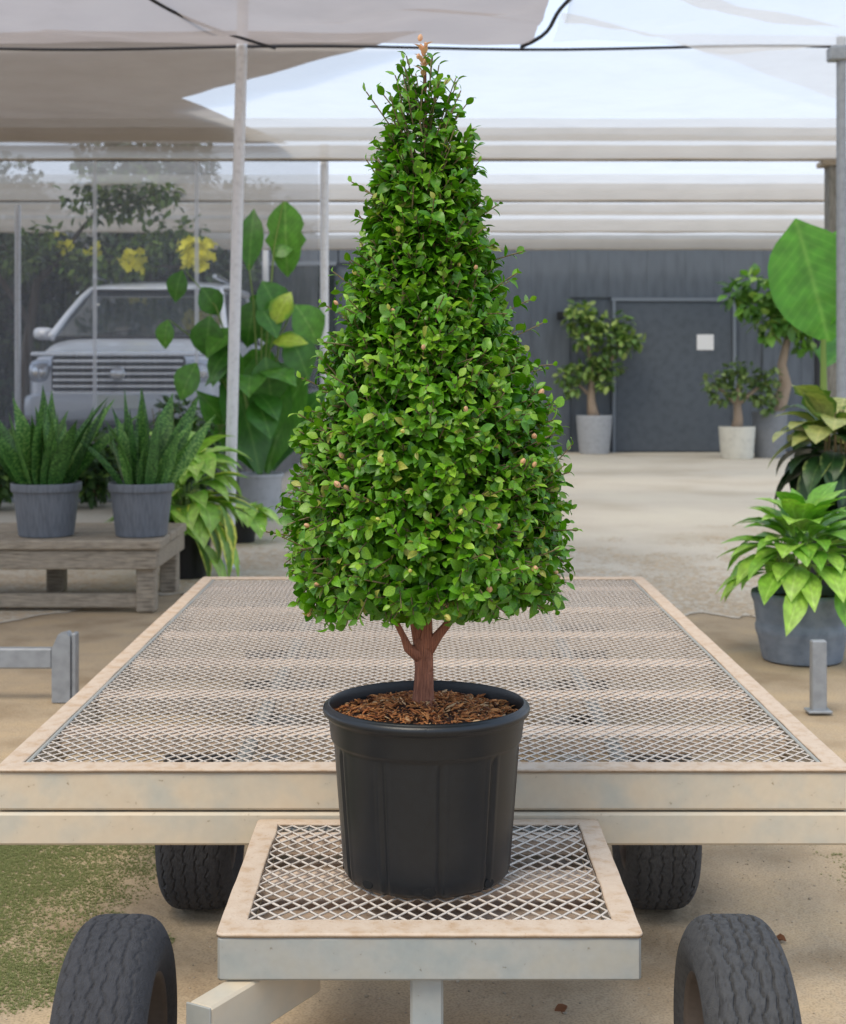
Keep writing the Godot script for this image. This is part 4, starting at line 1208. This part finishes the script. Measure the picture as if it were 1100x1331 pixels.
# expanded metal: two families of slightly wavy strands over a rectangle
func grating_mesh(x0: float, x1: float, z0: float, z1: float, pitch_x: float, pitch_z: float, w: float, th: float, sd: int) -> ArrayMesh:
	var b := MB.new()
	var r := RandomNumberGenerator.new()
	r.seed = sd
	var n := FastNoiseLite.new()
	n.seed = sd
	n.frequency = 2.2
	var rows := int(ceil((z1 - z0) / (pitch_z / 2)))
	for fam in 2:
		var s := 1.0 if fam == 0 else -1.0
		var span := rows * pitch_x / 2.0
		var k0 := int(floor((x0 - span) / pitch_x)) - 1
		var k1 := int(ceil((x1 + span) / pitch_x)) + 1
		for k in range(k0, k1):
			var prev := []
			for j in rows + 1:
				var z := minf(z0 + j * pitch_z / 2.0, z1)
				var x := k * pitch_x + s * j * pitch_x / 2.0
				if x < x0 - pitch_x or x > x1 + pitch_x:
					prev = []
					continue
				x = clampf(x, x0, x1)
				var q := Vector3(x + n.get_noise_2d(x * 2.0, z * 2.0) * 0.006, n.get_noise_2d(x + 40.0, z) * 0.0016 + fam * 0.0009, z + n.get_noise_2d(x + 9.0, z + 9.0) * 0.006)
				# bonds (every second crossing) are a little wider than the strands
				var ww := w * (1.25 if (j + k) % 2 == 0 else 0.9) * r.randf_range(0.9, 1.1)
				var cur := [b.p(q + Vector3(0, 0, -ww * 0.5)), b.p(q + Vector3(0, th * 0.35, 0)), b.p(q + Vector3(0, 0, ww * 0.5)), b.p(q + Vector3(0, -th, 0))]
				if prev.size():
					for e in 4:
						var e2 := (e + 1) % 4
						if s > 0:
							b.q(prev[e], cur[e], cur[e2], prev[e2])
						else:
							b.q(prev[e2], cur[e2], cur[e], prev[e])
				prev = cur
	return b.mesh()

func wheel(parent: Node3D, at: Vector3, tm: Mesh, tmat: Material, rim: Mesh, label := "") -> void:
	var w := Node3D.new()
	w.name = "wheel"
	parent.add_child(w, true)
	w.position = at
	if label:
		w.set_meta("label", label)
	put("tyre", tm, tmat, w)
	put("rim", rim, M.wheel_rim, w)

# flat frame with rounded outer corners, slightly uneven as if hand ground: outer and inner half sizes, front at +z
func frame_mesh(x0: float, x1: float, z0: float, z1: float, wl: float, wr: float, wb: float, wf: float, th: float, rad: float, sd: int) -> ArrayMesh:
	var b := MB.new()
	var n := FastNoiseLite.new()
	n.seed = sd
	n.frequency = 6.0
	var outer := []
	var inner := []
	var cs := [[x0, z1, PI, PI * 0.5], [x1, z1, PI * 0.5, 0.0], [x1, z0, TAU, PI * 1.5], [x0, z0, PI * 1.5, PI]]
	var ins := [Vector2(x0 + wl, z1 - wf), Vector2(x1 - wr, z1 - wf), Vector2(x1 - wr, z0 + wb), Vector2(x0 + wl, z0 + wb)]
	for k in 4:
		var sx := 1.0 if k == 0 or k == 3 else -1.0
		var sz := -1.0 if k < 2 else 1.0
		var ct := Vector2(cs[k][0] + sx * rad, cs[k][1] + sz * rad)
		for i in 5:
			var a := lerpf(cs[k][2], cs[k][3], i / 4.0)
			outer.append(ct + Vector2(cos(a), sin(a)) * rad)
			inner.append(ins[k])
		var nk := (k + 1) % 4
		var e0: Vector2 = outer[-1]
		var sx2 := 1.0 if nk == 0 or nk == 3 else -1.0
		var sz2 := -1.0 if nk < 2 else 1.0
		var e1 := Vector2(cs[nk][0] + sx2 * rad, cs[nk][1] + sz2 * rad) + Vector2(cos(cs[nk][2]), sin(cs[nk][2])) * rad
		for i in range(1, 24):
			var t := i / 24.0
			outer.append(e0.lerp(e1, t))
			inner.append(ins[k].lerp(ins[nk], t))
	var c := th * 0.35
	var rows := []
	for i in outer.size():
		var o: Vector2 = outer[i]
		var q: Vector2 = inner[i]
		o += (q - o).normalized() * 0.0022 * n.get_noise_2d(o.x, o.y)
		q -= (q - o).normalized() * 0.004 * n.get_noise_2d(q.x + 3.0, q.y)
		var d := (q - o).normalized() * c
		rows.append([b.p(Vector3(o.x, 0, o.y)), b.p(Vector3(o.x, th - c, o.y)), b.p(Vector3(o.x + d.x, th, o.y + d.y)), b.p(Vector3(q.x - d.x, th, q.y - d.y)), b.p(Vector3(q.x, th - c, q.y)), b.p(Vector3(q.x, 0, q.y))])
	for i in rows.size():
		var j := (i + 1) % rows.size()
		for e in 6:
			var f := (e + 1) % 6
			b.q(rows[i][e], rows[j][e], rows[j][f], rows[i][f])
	return b.mesh()

func big_cart() -> void:
	rng.seed = 71
	var c := thing("flatbed_cart", "wide beige nursery cart with expanded metal deck filling the middle ground", "cart", Vector3(0, 0, -2.9))
	var L := 2.76
	# outer frame: two stacked beams in front, single ones along the sides and back
	part_box("front_beam", Vector3(1.70, 0.077, 0.05), Vector3(0, 0.4225, -0.028), M.beam, c, 0.005)
	part_box("front_beam", Vector3(1.70, 0.065, 0.05), Vector3(0, 0.3475, -0.026), M.beam, c, 0.005)
	part_box("back_beam", Vector3(1.70, 0.077, 0.05), Vector3(0, 0.4225, -L + 0.028), M.beam, c, 0.005)
	for s in [-1, 1]:
		part_box("side_beam", Vector3(0.048, 0.077, L - 0.11), Vector3(0.826 * s, 0.4225, -L / 2), M.beam, c, 0.005)
		part_box("chassis_rail", Vector3(0.05, 0.06, L - 0.12), Vector3(0.35 * s, 0.345, -L / 2), M.beam_grey, c, 0.005)
	# flat rim strips on top
	put("rim_frame", frame_mesh(-0.852, 0.852, -L - 0.001, 0.001, 0.045, 0.045, 0.05, 0.054, 0.007, 0.012, 3), M.rim, c, Transform3D(Basis(), Vector3(0, 0.4612, 0)))
	for s in [-1, 1]:
		part_box("edge_bead", Vector3(0.008, 0.006, L - 0.123), Vector3(0.8025 * s, 0.463, -L / 2), M.beam_grey, c, 0.002)
	for k in 6:
		var z: float = [-0.35, -0.72, -1.12, -1.55, -2.02, -2.5][k]
		part_box("cross_member", Vector3(1.595, 0.04, 0.10), Vector3(0, 0.4388, z), M.member, c, 0.004)
	for s in [-0.375, 0.41]:
		var zz := [-0.06, -0.295, -0.405, -0.665, -0.775, -1.065, -1.175, -1.495, -1.605, -1.965, -2.075, -2.445, -2.555, -2.70]
		for k in range(0, zz.size(), 2):
			part_box("spacer_bar", Vector3(0.03, 0.02, zz[k] - zz[k + 1]), Vector3(s, 0.446, (zz[k] + zz[k + 1]) / 2), M.beam_grey, c, 0.003)
	put("deck_grating", grating_mesh(-0.806, 0.806, -L + 0.052, -0.053, 0.032, 0.041, 0.0085, 0.003, 3), M.grating, c, Transform3D(Basis(), Vector3(0, 0.461, 0)))
	var tm := tyre_mesh(0.2, 0.11, 0.17, 0.0038, 4)
	var rm := rim_mesh(0.11, 0.155)
	for x in [-0.52, 0.545]:
		for z in [-0.55, -2.2]:
			wheel(c, Vector3(x, 0.2, z), tm, M.tread_worn if x < 0 else M.tread, rm)
	for z in [-0.55, -2.2]:
		var b := MB.new()
		b.tube([Vector3(-0.56, 0.2, z), Vector3(0.58, 0.2, z)], [0.02, 0.02], 10)
		put("axle", b.mesh(), M.galv, c)
		for s in [-0.35, 0.35]:
			part_box("hanger", Vector3(0.04, 0.16, 0.06), Vector3(s, 0.245, z), M.galv, c, 0.004)

func trolley() -> void:
	var c := thing("hitch_trolley", "small square trolley platform with expanded metal top under the potted shrub", "trolley", Vector3(0.01, 0, -2.3))
	var L := 0.59
	part_box("front_beam", Vector3(0.668, 0.069, 0.03), Vector3(0, 0.3295, -0.016), M.beam_grey, c, 0.004)
	part_box("back_beam", Vector3(0.668, 0.069, 0.03), Vector3(0, 0.3295, -L + 0.016), M.beam_grey, c, 0.004)
	for s in [-1, 1]:
		part_box("side_beam", Vector3(0.03, 0.069, L - 0.066), Vector3(0.318 * s, 0.3295, -L / 2), M.beam_grey, c, 0.004)
	put("rim_frame", frame_mesh(-0.3365, 0.3365, -L - 0.001, 0.001, 0.043, 0.042, 0.028, 0.06, 0.007, 0.01, 5), M.rim, c, Transform3D(Basis(), Vector3(0, 0.3642, 0)))
	part_box("cross_member", Vector3(0.6, 0.03, 0.05), Vector3(0, 0.3485, -0.51), M.member, c, 0.003)
	part_box("cross_member", Vector3(0.6, 0.03, 0.07), Vector3(0, 0.343, -0.30), M.member, c, 0.003)
	part_box("floor_plate", Vector3(0.6, 0.004, L - 0.07), Vector3(0, 0.302, -L / 2), M.member, c, 0.001)
	put("deck_grating", grating_mesh(-0.294, 0.294, -L + 0.028, -0.060, 0.033, 0.0415, 0.009, 0.0032, 8), M.grating, c, Transform3D(Basis(), Vector3(0, 0.3665, 0)))
	# drop leg in the middle and the stub of the steering arm
	part_box("leg", Vector3(0.053, 0.288, 0.05), Vector3(-0.004, 0.148, -0.05), M.beam_grey, c, 0.004)
	part_box("foot", Vector3(0.1, 0.01, 0.1), Vector3(-0.004, 0.008, -0.05), M.galv, c, 0.003)
	var arm := part_box("steering_arm", Vector3(0.045, 0.085, 0.3), Vector3(-0.275, 0.2505, -0.05), M.beam, c, 0.004, Vector3(0, -0.52, 0))
	part_box("end_cap", Vector3(0.046, 0.086, 0.004), Vector3(0, 0, 0.152), M.beam_grey, arm, 0.001)
	var rm := rim_mesh(0.115, 0.13)
	wheel(c, Vector3(-0.488, 0.2, 0.03), tyre_mesh(0.2, 0.115, 0.142, 0.003, 9), M.tread_worn, rm, "smoother worn tyre")
	wheel(c, Vector3(0.476, 0.2, 0.03), tyre_mesh(0.2, 0.115, 0.142, 0.005, 12), M.tread, rm, "tyre with deep wavy tread grooves")
	var b := MB.new()
	b.tube([Vector3(-0.5, 0.17, 0.03), Vector3(0.49, 0.17, 0.03)], [0.018, 0.018], 10)
	put("axle", b.mesh(), M.galv, c)
	part_box("axle_block", Vector3(0.1, 0.07, 0.1), Vector3(-0.004, 0.17, 0.02), M.galv, c, 0.004)

func profile_r(y: float) -> float:
	var T := [[0.84, 0.06], [0.847, 0.135], [0.855, 0.195], [0.88, 0.236], [0.934, 0.252], [1.042, 0.248], [1.151, 0.229], [1.232, 0.201], [1.314, 0.174], [1.409, 0.147], [1.504, 0.124], [1.60, 0.104], [1.667, 0.083], [1.71, 0.057], [1.75, 0.03], [1.79, 0.016], [1.81, 0.010], [1.84, 0.002]]
	if y <= T[0][0]:
		return T[0][1]
	for i in T.size() - 1:
		if y <= T[i + 1][0]:
			return maxf(0.002, lerpf(T[i][1], T[i + 1][1], (y - T[i][0]) / (T[i + 1][0] - T[i][0])) - 0.016 * clampf((1.7 - y) * 8.0, 0.0, 1.0))
	return 0.002

func leaf_tone() -> Color:
	return Color(0.068, 0.232, 0.006).lerp(Color(0.158, 0.405, 0.011), rng.randf())

func shrub() -> void:
	rng.seed = 84
	var by := 0.3715
	var o := thing("potted_shrub", "cone-clipped glossy green shrub in large black nursery pot on the trolley", "potted shrub", Vector3(0.006, by, -2.58))
	# pot: fluted tapering wall, band below the rolled rim
	var flute := func(a: float, y: float, i: int) -> float:
		if i < 2 or i > 12:
			return 0.0
		var f := fposmod(a + 0.17, TAU / 10.0) - TAU / 20.0
		var gr := exp(-pow(f / 0.026, 4.0)) * 0.003 - exp(-pow((absf(f) - 0.055) / 0.018, 2.0)) * 0.0016
		return -gr * clampf((0.2335 - y) * 120.0, 0.0, 1.0)
	var b := MB.new()
	b.lathe([[0.0, 0.004], [0.128, 0.0], [0.139, 0.003], [0.145, 0.012], [0.1475, 0.03], [0.152, 0.09], [0.1545, 0.122], [0.157, 0.155], [0.159, 0.182], [0.1607, 0.205], [0.162, 0.222], [0.1626, 0.231], [0.1635, 0.236], [0.1668, 0.239], [0.1685, 0.243], [0.1725, 0.276], [0.174, 0.2795], [0.178, 0.2825], [0.1815, 0.286], [0.1828, 0.291], [0.1815, 0.2965], [0.1775, 0.2985], [0.1755, 0.3005], [0.173, 0.303], [0.1705, 0.3015], [0.169, 0.29], [0.1655, 0.268], [0.158, 0.24], [0.146, 0.15]], 240, flute)
	var pot := put("pot", b.mesh(), M.pot_black, o)
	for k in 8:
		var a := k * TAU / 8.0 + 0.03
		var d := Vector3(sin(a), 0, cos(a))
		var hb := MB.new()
		hb.lathe([[0.0095, -0.004], [0.0093, 0.0006], [0.0085, 0.001], [0.0, 0.001]], 14)  # flat disc without an opening, its darkness is painted shade
		put("drain_hole_shade", hb.mesh(), M.hole_shade, pot, Transform3D(Basis(d.cross(Vector3.UP) * 1.25, d, Vector3.UP * 0.8), d * 0.1458 + Vector3(0, 0.0155, 0)))
	# soil and bark mulch
	b = MB.new()
	var n := FastNoiseLite.new()
	n.frequency = 14.0
	b.lathe([[0.168, 0.270], [0.15, 0.276], [0.12, 0.281], [0.09, 0.286], [0.06, 0.291], [0.03, 0.295], [0.0, 0.297]], 40)
	put("soil", b.mesh(), M.soil, o)
	var chip := MB.new()
	chip.tube([Vector3(0, 0, -0.5), Vector3(0.05, 0.06, -0.2), Vector3(-0.04, 0.1, 0.2), Vector3(0.02, 0.0, 0.5)], [0.06, 0.17, 0.15, 0.04], 5, true, 0.5, 3)
	var trs := []
	var cols := []
	for i in 4200:
		var a := rr(0, TAU)
		var q := 0.163 * sqrt(rng.randf())
		var hgt := 0.277 + 0.026 * (1.0 - q / 0.163) + 0.012 * n.get_noise_2d(cos(a) * q, sin(a) * q) + rr(-0.003, 0.006)
		var s := rr(0.004, 0.011) if rng.randf() < 0.85 else rr(0.011, 0.021)
		var bs := Basis.from_euler(Vector3(rr(-0.5, 0.5), rr(0, TAU), rr(-0.6, 0.6))).scaled_local(Vector3(s * rr(0.5, 1.2), s * 0.55, s * rr(0.8, 1.4)))
		trs.append(Transform3D(bs, Vector3(cos(a) * q, hgt, sin(a) * q)))
		var f := rng.randf()
		cols.append((Color(0.15, 0.05, 0.02) if f < 0.15 else Color(0.50, 0.17, 0.05) if f < 0.55 else Color(0.74, 0.31, 0.10) if f < 0.9 else Color(0.82, 0.52, 0.27)) * rr(0.7, 1.3))
	many("bark_mulch", chip.mesh(), M.chip, trs, cols, o)
	# trunk and limbs
	b = MB.new()
	b.tube([Vector3(-0.006, 0.26, 0), Vector3(-0.006, 0.29, 0), Vector3(-0.005, 0.32, 0.001), Vector3(-0.004, 0.36, 0), Vector3(-0.005, 0.395, 0.0), Vector3(-0.006, 0.415, 0)], [0.026, 0.022, 0.0185, 0.0165, 0.018, 0.017], 18, true, 0.1, 2)
	put("trunk", b.mesh(), M.bark, o)
	for s in [[Vector3(-0.008, 0.395, 0), Vector3(-0.02, 0.44, 0.004), Vector3(-0.026, 0.50, 0.01), Vector3(-0.01, 0.8, 0.0), Vector3(0.0, 1.15, 0.0), Vector3(-0.002, 1.44, 0.0)], [Vector3(0.002, 0.395, 0.002), Vector3(0.022, 0.422, 0.012), Vector3(0.056, 0.465, 0.02), Vector3(0.1, 0.6, 0.03), Vector3(0.13, 0.75, 0.02)], [Vector3(-0.002, 0.40, 0.006), Vector3(0.002, 0.45, 0.012), Vector3(0.006, 0.54, 0.04), Vector3(0.03, 0.75, 0.09)], [Vector3(-0.012, 0.385, 0.006), Vector3(-0.032, 0.398, 0.014), Vector3(-0.04, 0.42, 0.02), Vector3(-0.08, 0.5, 0.03), Vector3(-0.14, 0.62, 0.03)], [Vector3(-0.008, 0.435, -0.006), Vector3(-0.03, 0.5, -0.03), Vector3(-0.05, 0.7, -0.08)]]:
		var lb := MB.new()
		var rad := []
		for i in s.size():
			rad.append(lerpf(0.0135, 0.002, pow(float(i) / (s.size() - 1), 0.6)))
		lb.tube(s, rad, 10, true, 0.15, 4)
		put("branch", lb.mesh(), M.bark, o)
	# sprigs
	var leaves := []  # [transform, colour, is young]
	var tw := MB.new()
	var tips := []
	var cy := func(y: float) -> Vector3: return Vector3(0.004 - 0.012 * clampf((y - 1.2) / 0.6, 0, 1), y - by, 0)
	var add_sprig := func(base: Vector3, dir: Vector3, ln: float, pairs: int, tone: float, size: float) -> void:
		var side0 := dir.cross(Vector3(0.2, 0.9, 0.3)).normalized()
		var bend := rv() * 0.25
		var last := base
		for i in pairs:
			var t := (i + 1.0) / pairs
			var p := base + dir * ln * t + bend * ln * t * t * 0.5
			var dd := (dir + bend * t).normalized()
			var ang := i * 2.4 + rr(-0.4, 0.4)
			var sd := side0.rotated(dd, ang)
			var spread := lerpf(1.25, 0.55, t) + rr(-0.2, 0.2)
			var ld := (dd * cos(spread) + sd * sin(spread)).normalized()
			var upv := (dd * 0.9 - sd * 0.35 + Vector3(0, 0.5, 0) + rv() * 0.6)
			var sz := size * lerpf(1.08, 0.58, t * t) * rr(0.68, 1.32)
			var yng := clampf((t - 0.55) * 1.6, 0.0, 1.0) * tone
			var col := leaf_tone().lerp(Color(0.38, 0.58, 0.045), yng)
			if rng.randf() < 0.022:
				col = Color(0.50, 0.50, 0.10)
			leaves.append([aim(ld, upv, p, sz, rr(0.7, 1.2)), col * rr(0.82, 1.2), yng])
			var w0 := 0.0013
			var up := Vector3(0.3, 0.5, 0.8).cross(dd).normalized() * w0
			var u2 := dd.cross(up).normalized() * w0
			var ids := []
			for e in [last, p]:
				ids.append([tw.p(e + up), tw.p(e - up * 0.5 + u2), tw.p(e - up * 0.5 - u2)])
			for k in 3:
				tw.q(ids[0][k], ids[0][(k + 1) % 3], ids[1][(k + 1) % 3], ids[1][k])
			last = p
		tips.append([last, (dir + bend).normalized(), tone])
	var nz := FastNoiseLite.new()
	nz.seed = 8
	nz.frequency = 5.0
	var made := 0
	while made < 2300:
		var y := rr(0.845, 1.68)
		var r := profile_r(y)
		if rng.randf() > (r / 0.252 + 0.1) * clampf((1.72 - y) * 6.0, 0.12, 1.0):
			continue
		var a := rr(0, TAU)
		var out := Vector3(sin(a), 0, cos(a))
		var rel := nz.get_noise_3d(out.x * r * 4.5, y * 4.5, out.z * r * 4.5)
		if rel < -0.12 and rng.randf() < 0.7:
			continue
		made += 1
		# uneven outline: lumps in the clipped surface
		var lump := 0.95 + 0.16 * nz.get_noise_3d(out.x * 0.45, y * 1.5, out.z * 0.45) + 0.22 * rel + rr(-0.04, 0.05)
		var tilt := lerpf(-0.35, 0.75, clampf((y - 0.8) / 0.5, 0, 1))
		var dir := (out + Vector3(0, tilt, 0) + rv() * 0.45).normalized()
		var ln := rr(0.055, 0.095)
		var tip: Vector3 = cy.call(y) + out * r * lump
		add_sprig.call(tip - dir * ln, dir, ln, 7 + rng.randi() % 4, pow(rng.randf(), 1.6) * 1.3, rr(0.026, 0.034))
	# inner fill
	for i in 3600:
		var y := rr(0.87, 1.6)
		var a := rr(0, TAU)
		var q := profile_r(y) * rr(0.35, 0.85)
		var d := Vector3(sin(a), 0, cos(a))
		leaves.append([aim((d + rv() * 0.9).normalized(), Vector3.UP + rv() * 0.6, cy.call(y) + d * q, 0.031 * rr(0.8, 1.2)), leaf_tone() * rr(0.82, 1.2), 0.0])
	# hanging skirt along the lower edge
	for i in 90:
		var a := rr(0, TAU)
		var d := Vector3(sin(a), 0, cos(a))
		var q := rr(0.125, 0.215)
		add_sprig.call(cy.call(0.868 + 0.2 * maxf(0.0, q - 0.17) + 0.03 * maxf(0.0, d.z) * (1.0 - absf(d.x)) + rr(-0.008, 0.012)) + d * q, (d * 0.6 + Vector3(0, -0.75, 0) + rv() * 0.3).normalized(), rr(0.035, 0.06), 6, 0.2, 0.033)
	# sparse shoots of the top
	for i in 110:
		var t := i / 109.0
		var y := lerpf(1.54, 1.715, pow(t, 1.1))
		var r := profile_r(y + 0.02) * 0.85
		var a := i * 2.4
		var d := Vector3(sin(a), 0, cos(a))
		add_sprig.call(cy.call(y) + d * r * rr(0.1, 0.75), (d * lerpf(0.75, 0.3, t) + Vector3(0, 1.0, 0) + rv() * 0.25).normalized(), rr(0.06, 0.105), 6 + rng.randi() % 2, rr(0.2, 0.9), 0.0285)
	add_sprig.call(cy.call(1.73), Vector3(0.05, 1, 0), 0.075, 9, 0.8, 0.021)
	# stray shoots past the clipped outline
	for i in 70:
		var y := rr(0.85, 1.55)
		var a := rr(0, TAU)
		var d := Vector3(sin(a), 0, cos(a))
		add_sprig.call(cy.call(y) + d * profile_r(y) * 0.88, (d + Vector3(0, rr(-0.1, 0.8), 0)).normalized(), rr(0.05, 0.075), 6, rr(0.2, 1.0), 0.0255)
	put("twigs", tw.mesh(), M.stem_brown, o, Transform3D(), "stuff")
	# the 300 leaves that show largest are parts of their own, the rest one mass
	var lm := leaf_mesh(1.0, 0.56, OVATE, 0.3, 0.75, 0.2, 1)
	var lm2 := leaf_mesh(1.0, 0.62, [0.04, 0.36, 0.5, 0.47, 0.3, 0.0], 0.2, 0.35, 0.25, 2)
	var eye := Vector3(0, 1.25, 0) - o.position
	var ranked := []
	for i in leaves.size():
		var tr: Transform3D = leaves[i][0]
		var to := (eye - tr.origin).normalized()
		var front := tr.origin.dot(to) / maxf(0.02, profile_r(tr.origin.y + by))
		var area := absf(tr.basis.z.normalized().dot(to)) * tr.basis.y.length()
		ranked.append([area * (1.0 if front > 0.8 else 0.2), i])
	ranked.sort_custom(func(x, z): return x[0] > z[0])
	var single := {}
	for i in 300:
		single[ranked[i][1]] = true
	var steps := [0.23, 0.28, 0.335, 0.40, 0.47, 0.58]
	var tones := []
	for c in [Color(0.066, 0.23, 0.006), Color(0.088, 0.28, 0.007), Color(0.12, 0.335, 0.009), Color(0.156, 0.40, 0.011), Color(0.24, 0.47, 0.022), Color(0.38, 0.58, 0.045)]:
		tones.append(mat(c.linear_to_srgb(), 0.42, {"tex": LT.small, "back": Color(0.6, 0.72, 0.35)}))
	var ta := []
	var ca := []
	var tb := []
	var cb := []
	for i in leaves.size():
		var l: Array = leaves[i]
		if single.has(i):
			var col: Color = l[1]
			var best := 0
			for k in tones.size():
				if absf(steps[k] - col.g) < absf(steps[best] - col.g):
					best = k
			put("leaf", lm if i % 2 else lm2, tones[best], o, l[0])
		elif i % 2:
			ta.append(l[0])
			ca.append(l[1])
		else:
			tb.append(l[0])
			cb.append(l[1])
	many("foliage", lm, M.leaf, ta, ca, o)
	many("foliage", lm2, M.leaf, tb, cb, o)
	# buds at some tips
	var bm := MB.new()
	bm.lathe([[0.0, 0.0], [0.22, 0.1], [0.36, 0.4], [0.3, 0.75], [0.12, 1.0], [0.0, 1.02]], 8, func(a: float, y: float, _i: int) -> float: return 0.06 * cos(a * 3.0) * y)
	var bud := bm.mesh()
	var nb := 0
	for i in tips.size():
		var p: Vector3 = tips[i][0]
		var facing := p.dot((eye - p).normalized()) > -0.03
		var top := p.y + by > 1.6
		if facing and (rng.randf() < (0.3 if top else 0.022)) and nb < 62:
			nb += 1
			put("bud", bud, M.bud if rng.randf() < 0.55 else M.bud_yellow, o, aim(tips[i][1] + Vector3(0, 0.4, 0), Vector3(0, 0, 1), p, rr(0.009, 0.015)))
	for s in [Vector3(0.0, 1.822, 0), Vector3(-0.004, 1.838, 0.002), Vector3(0.006, 1.812, 0.003), Vector3(0.002, 1.798, 0.004), Vector3(-0.007, 1.806, 0.004), Vector3(0.009, 1.829, -0.002)]:
		put("bud", bud, M.bud, o, aim(Vector3(rr(-0.8, 0.8), 1, rr(-0.3, 0.3)), Vector3(0, 0, 1), s + Vector3(-0.008, -by, 0), rr(0.009, 0.014)))
	# peach new growth at the leader's tip
	var tip_leaf := leaf_mesh(0.024, 0.011, OVATE, 0.4, 0.6, 0.2, 9)
	for k in 12:
		var a := k * 2.4
		put("leaf", tip_leaf, M.bud, o, aim(Vector3(sin(a) * 0.7, 0.9, cos(a) * 0.7), Vector3(-sin(a), 0.6, -cos(a)), Vector3(-0.006, 1.775 - by + 0.0045 * k, 0.0), rr(0.8, 1.1)))
	put("bud", bud, M.bud, o, aim(Vector3(0.2, 0.3, 1), Vector3(0, 1, 0), Vector3(0.178, 1.146 - by, 0.14), 0.013))

func ground_bits() -> void:
	rng.seed = 95
	# mossy grass beside the cart
	var blade := MB.new()
	for k in 5:
		var a := k * 1.3
		var d := Vector3(cos(a), 0, sin(a))
		var s := d.cross(Vector3.UP) * 0.09
		blade.ft(d * 0.1 - s, d * 0.1 + s, d * 0.55 + Vector3(0, 0.9, 0))
	var n := FastNoiseLite.new()
	n.seed = 4
	n.frequency = 1.6
	n.fractal_octaves = 3
	var bm := blade.mesh()
	for s in [["soft green mossy growth on the earth left of the trolley wheel", -1.9, -0.55, -4.4, -2.7, 330000], ["thin mossy growth at the right edge behind the tyre", 0.85, 1.7, -4.5, -3.3, 60000]]:
		var trs := []
		var cols := []
		for i in s[5]:
			var x := rr(s[1], s[2])
			var z := rr(s[3], s[4])
			var f: float = n.get_noise_2d(x * 1.1, z * 1.1) * 0.55 + n.get_noise_2d(x * 6.0, z * 6.0) * 0.2
			f += (-0.66 + (z + 3.4) * 0.05 - x) * 2.0 if s[1] < 0 else (x - 1.05) * 1.2 - 0.15
			f -= maxf(0.0, z + 3.0) * 2.5
			if f < rng.randf() * 0.9 - 0.05:
				continue
			var sc := rr(0.0025, 0.0062)
			trs.append(Transform3D(Basis(Vector3.UP, rr(0, TAU)).scaled(Vector3(sc * 1.7, sc * 0.9, sc * 1.7)), Vector3(x, -0.004, z)))
			cols.append(Color(0.17, 0.20, 0.065).lerp(Color(0.26, 0.28, 0.11), rng.randf()) * rr(0.75, 1.15))
		var o := many("moss", bm, mat(Color(1, 1, 1), 0.95, {"vcol": true}), trs, cols)
		tag(o, s[0], "moss", "", "stuff")
	# grit on the packed earth
	var peb := MB.new()
	peb.lathe([[0.0, -0.3], [0.4, -0.2], [0.5, 0.05], [0.3, 0.3], [0.0, 0.38]], 6, func(a: float, y: float, _i: int) -> float: return 0.1 * cos(a * 2.0 + y * 5.0))
	var trs := []
	var cols := []
	for i in 2600:
		var z := rr(-4.0, -1.6)
		var x := rr(-1.6, 1.9)
		var sc := rr(0.002, 0.006) if rng.randf() < 0.93 else rr(0.006, 0.012)
		trs.append(Transform3D(Basis.from_euler(rv() * 3.0).scaled(Vector3(sc, sc * 0.6, sc)), Vector3(x, -0.003, z)))
		cols.append(Color(0.3, 0.24, 0.16).lerp(Color(0.5, 0.42, 0.32), rng.randf()) * rr(0.6, 1.1))
	var g2 := many("gravel", peb.mesh(), mat(Color(1, 1, 1), 0.9, {"vcol": true}), trs, cols)
	tag(g2, "fine grit scattered over the packed earth under the carts", "gravel", "", "stuff")
	# earth tracked onto the concrete, thinning out away from the slab's edge
	var fleck := MB.new()
	var fc := fleck.p(Vector3(0, 0.12, 0))
	var fr := []
	for k in 7:
		var a := TAU * k / 7.0
		fr.append(fleck.p(Vector3(cos(a) * (0.75 + 0.4 * sin(k * 2.3)), 0.0, sin(a) * (0.8 + 0.3 * cos(k * 3.1)))))
	for k in 7:
		fleck.t(fc, fr[(k + 1) % 7], fr[k])
	trs = []
	cols = []
	var edge_noise := slab_noise()
	for i in 110000:
		var x := rr(-4.0, 4.6)
		var away := rr(0.0, 5.0)
		var z := slab_edge(edge_noise, x) - 0.025 - away
		var f: float = 1.1 - away / 3.2 + n.get_noise_2d(x * 0.8, z * 0.8) * 0.9
		if f < rng.randf() * 1.1:
			continue
		var sc := rr(0.004, 0.02) * (1.0 if rng.randf() < 0.9 else 1.8)
		trs.append(Transform3D(Basis(Vector3.UP, rr(0, TAU)).scaled(Vector3(sc, minf(sc, 0.01) * 0.25, sc * rr(0.6, 1.2))), Vector3(x, 0.0046, z)))
		cols.append(Color(0.56, 0.44, 0.30) * rr(0.8, 1.1))
	var g3 := many("dirt", fleck.mesh(), mat(Color(1, 1, 1), 0.95, {"vcol": true}), trs, cols)
	tag(g3, "crumbs of tan earth tracked onto the pale concrete floor", "dirt", "", "stuff")
	# curled dry leaves
	var lv := leaf_mesh(0.05, 0.032, OVATE, 0.6, 1.6, 0.5, 4)
	for s in [[0.80, -3.22, 0.6, 1.15, "curled brown dry leaf on the earth just behind the right front tyre"], [0.285, -2.89, 2.0, 0.75, "small brown dry leaf on the earth right of the trolley leg"], [0.86, -2.86, 4.0, 0.5, "tiny dry leaf scrap right of the right front tyre"]]:
		var o := put("fallen_leaf", lv, M.dry_leaf, null, Transform3D(Basis.from_euler(Vector3(-1.35, s[2], 0.3)).scaled(Vector3.ONE * s[3]), Vector3(s[0], 0.002, s[1])))
		tag(o, s[4], "leaf", "dry leaves on the earth")
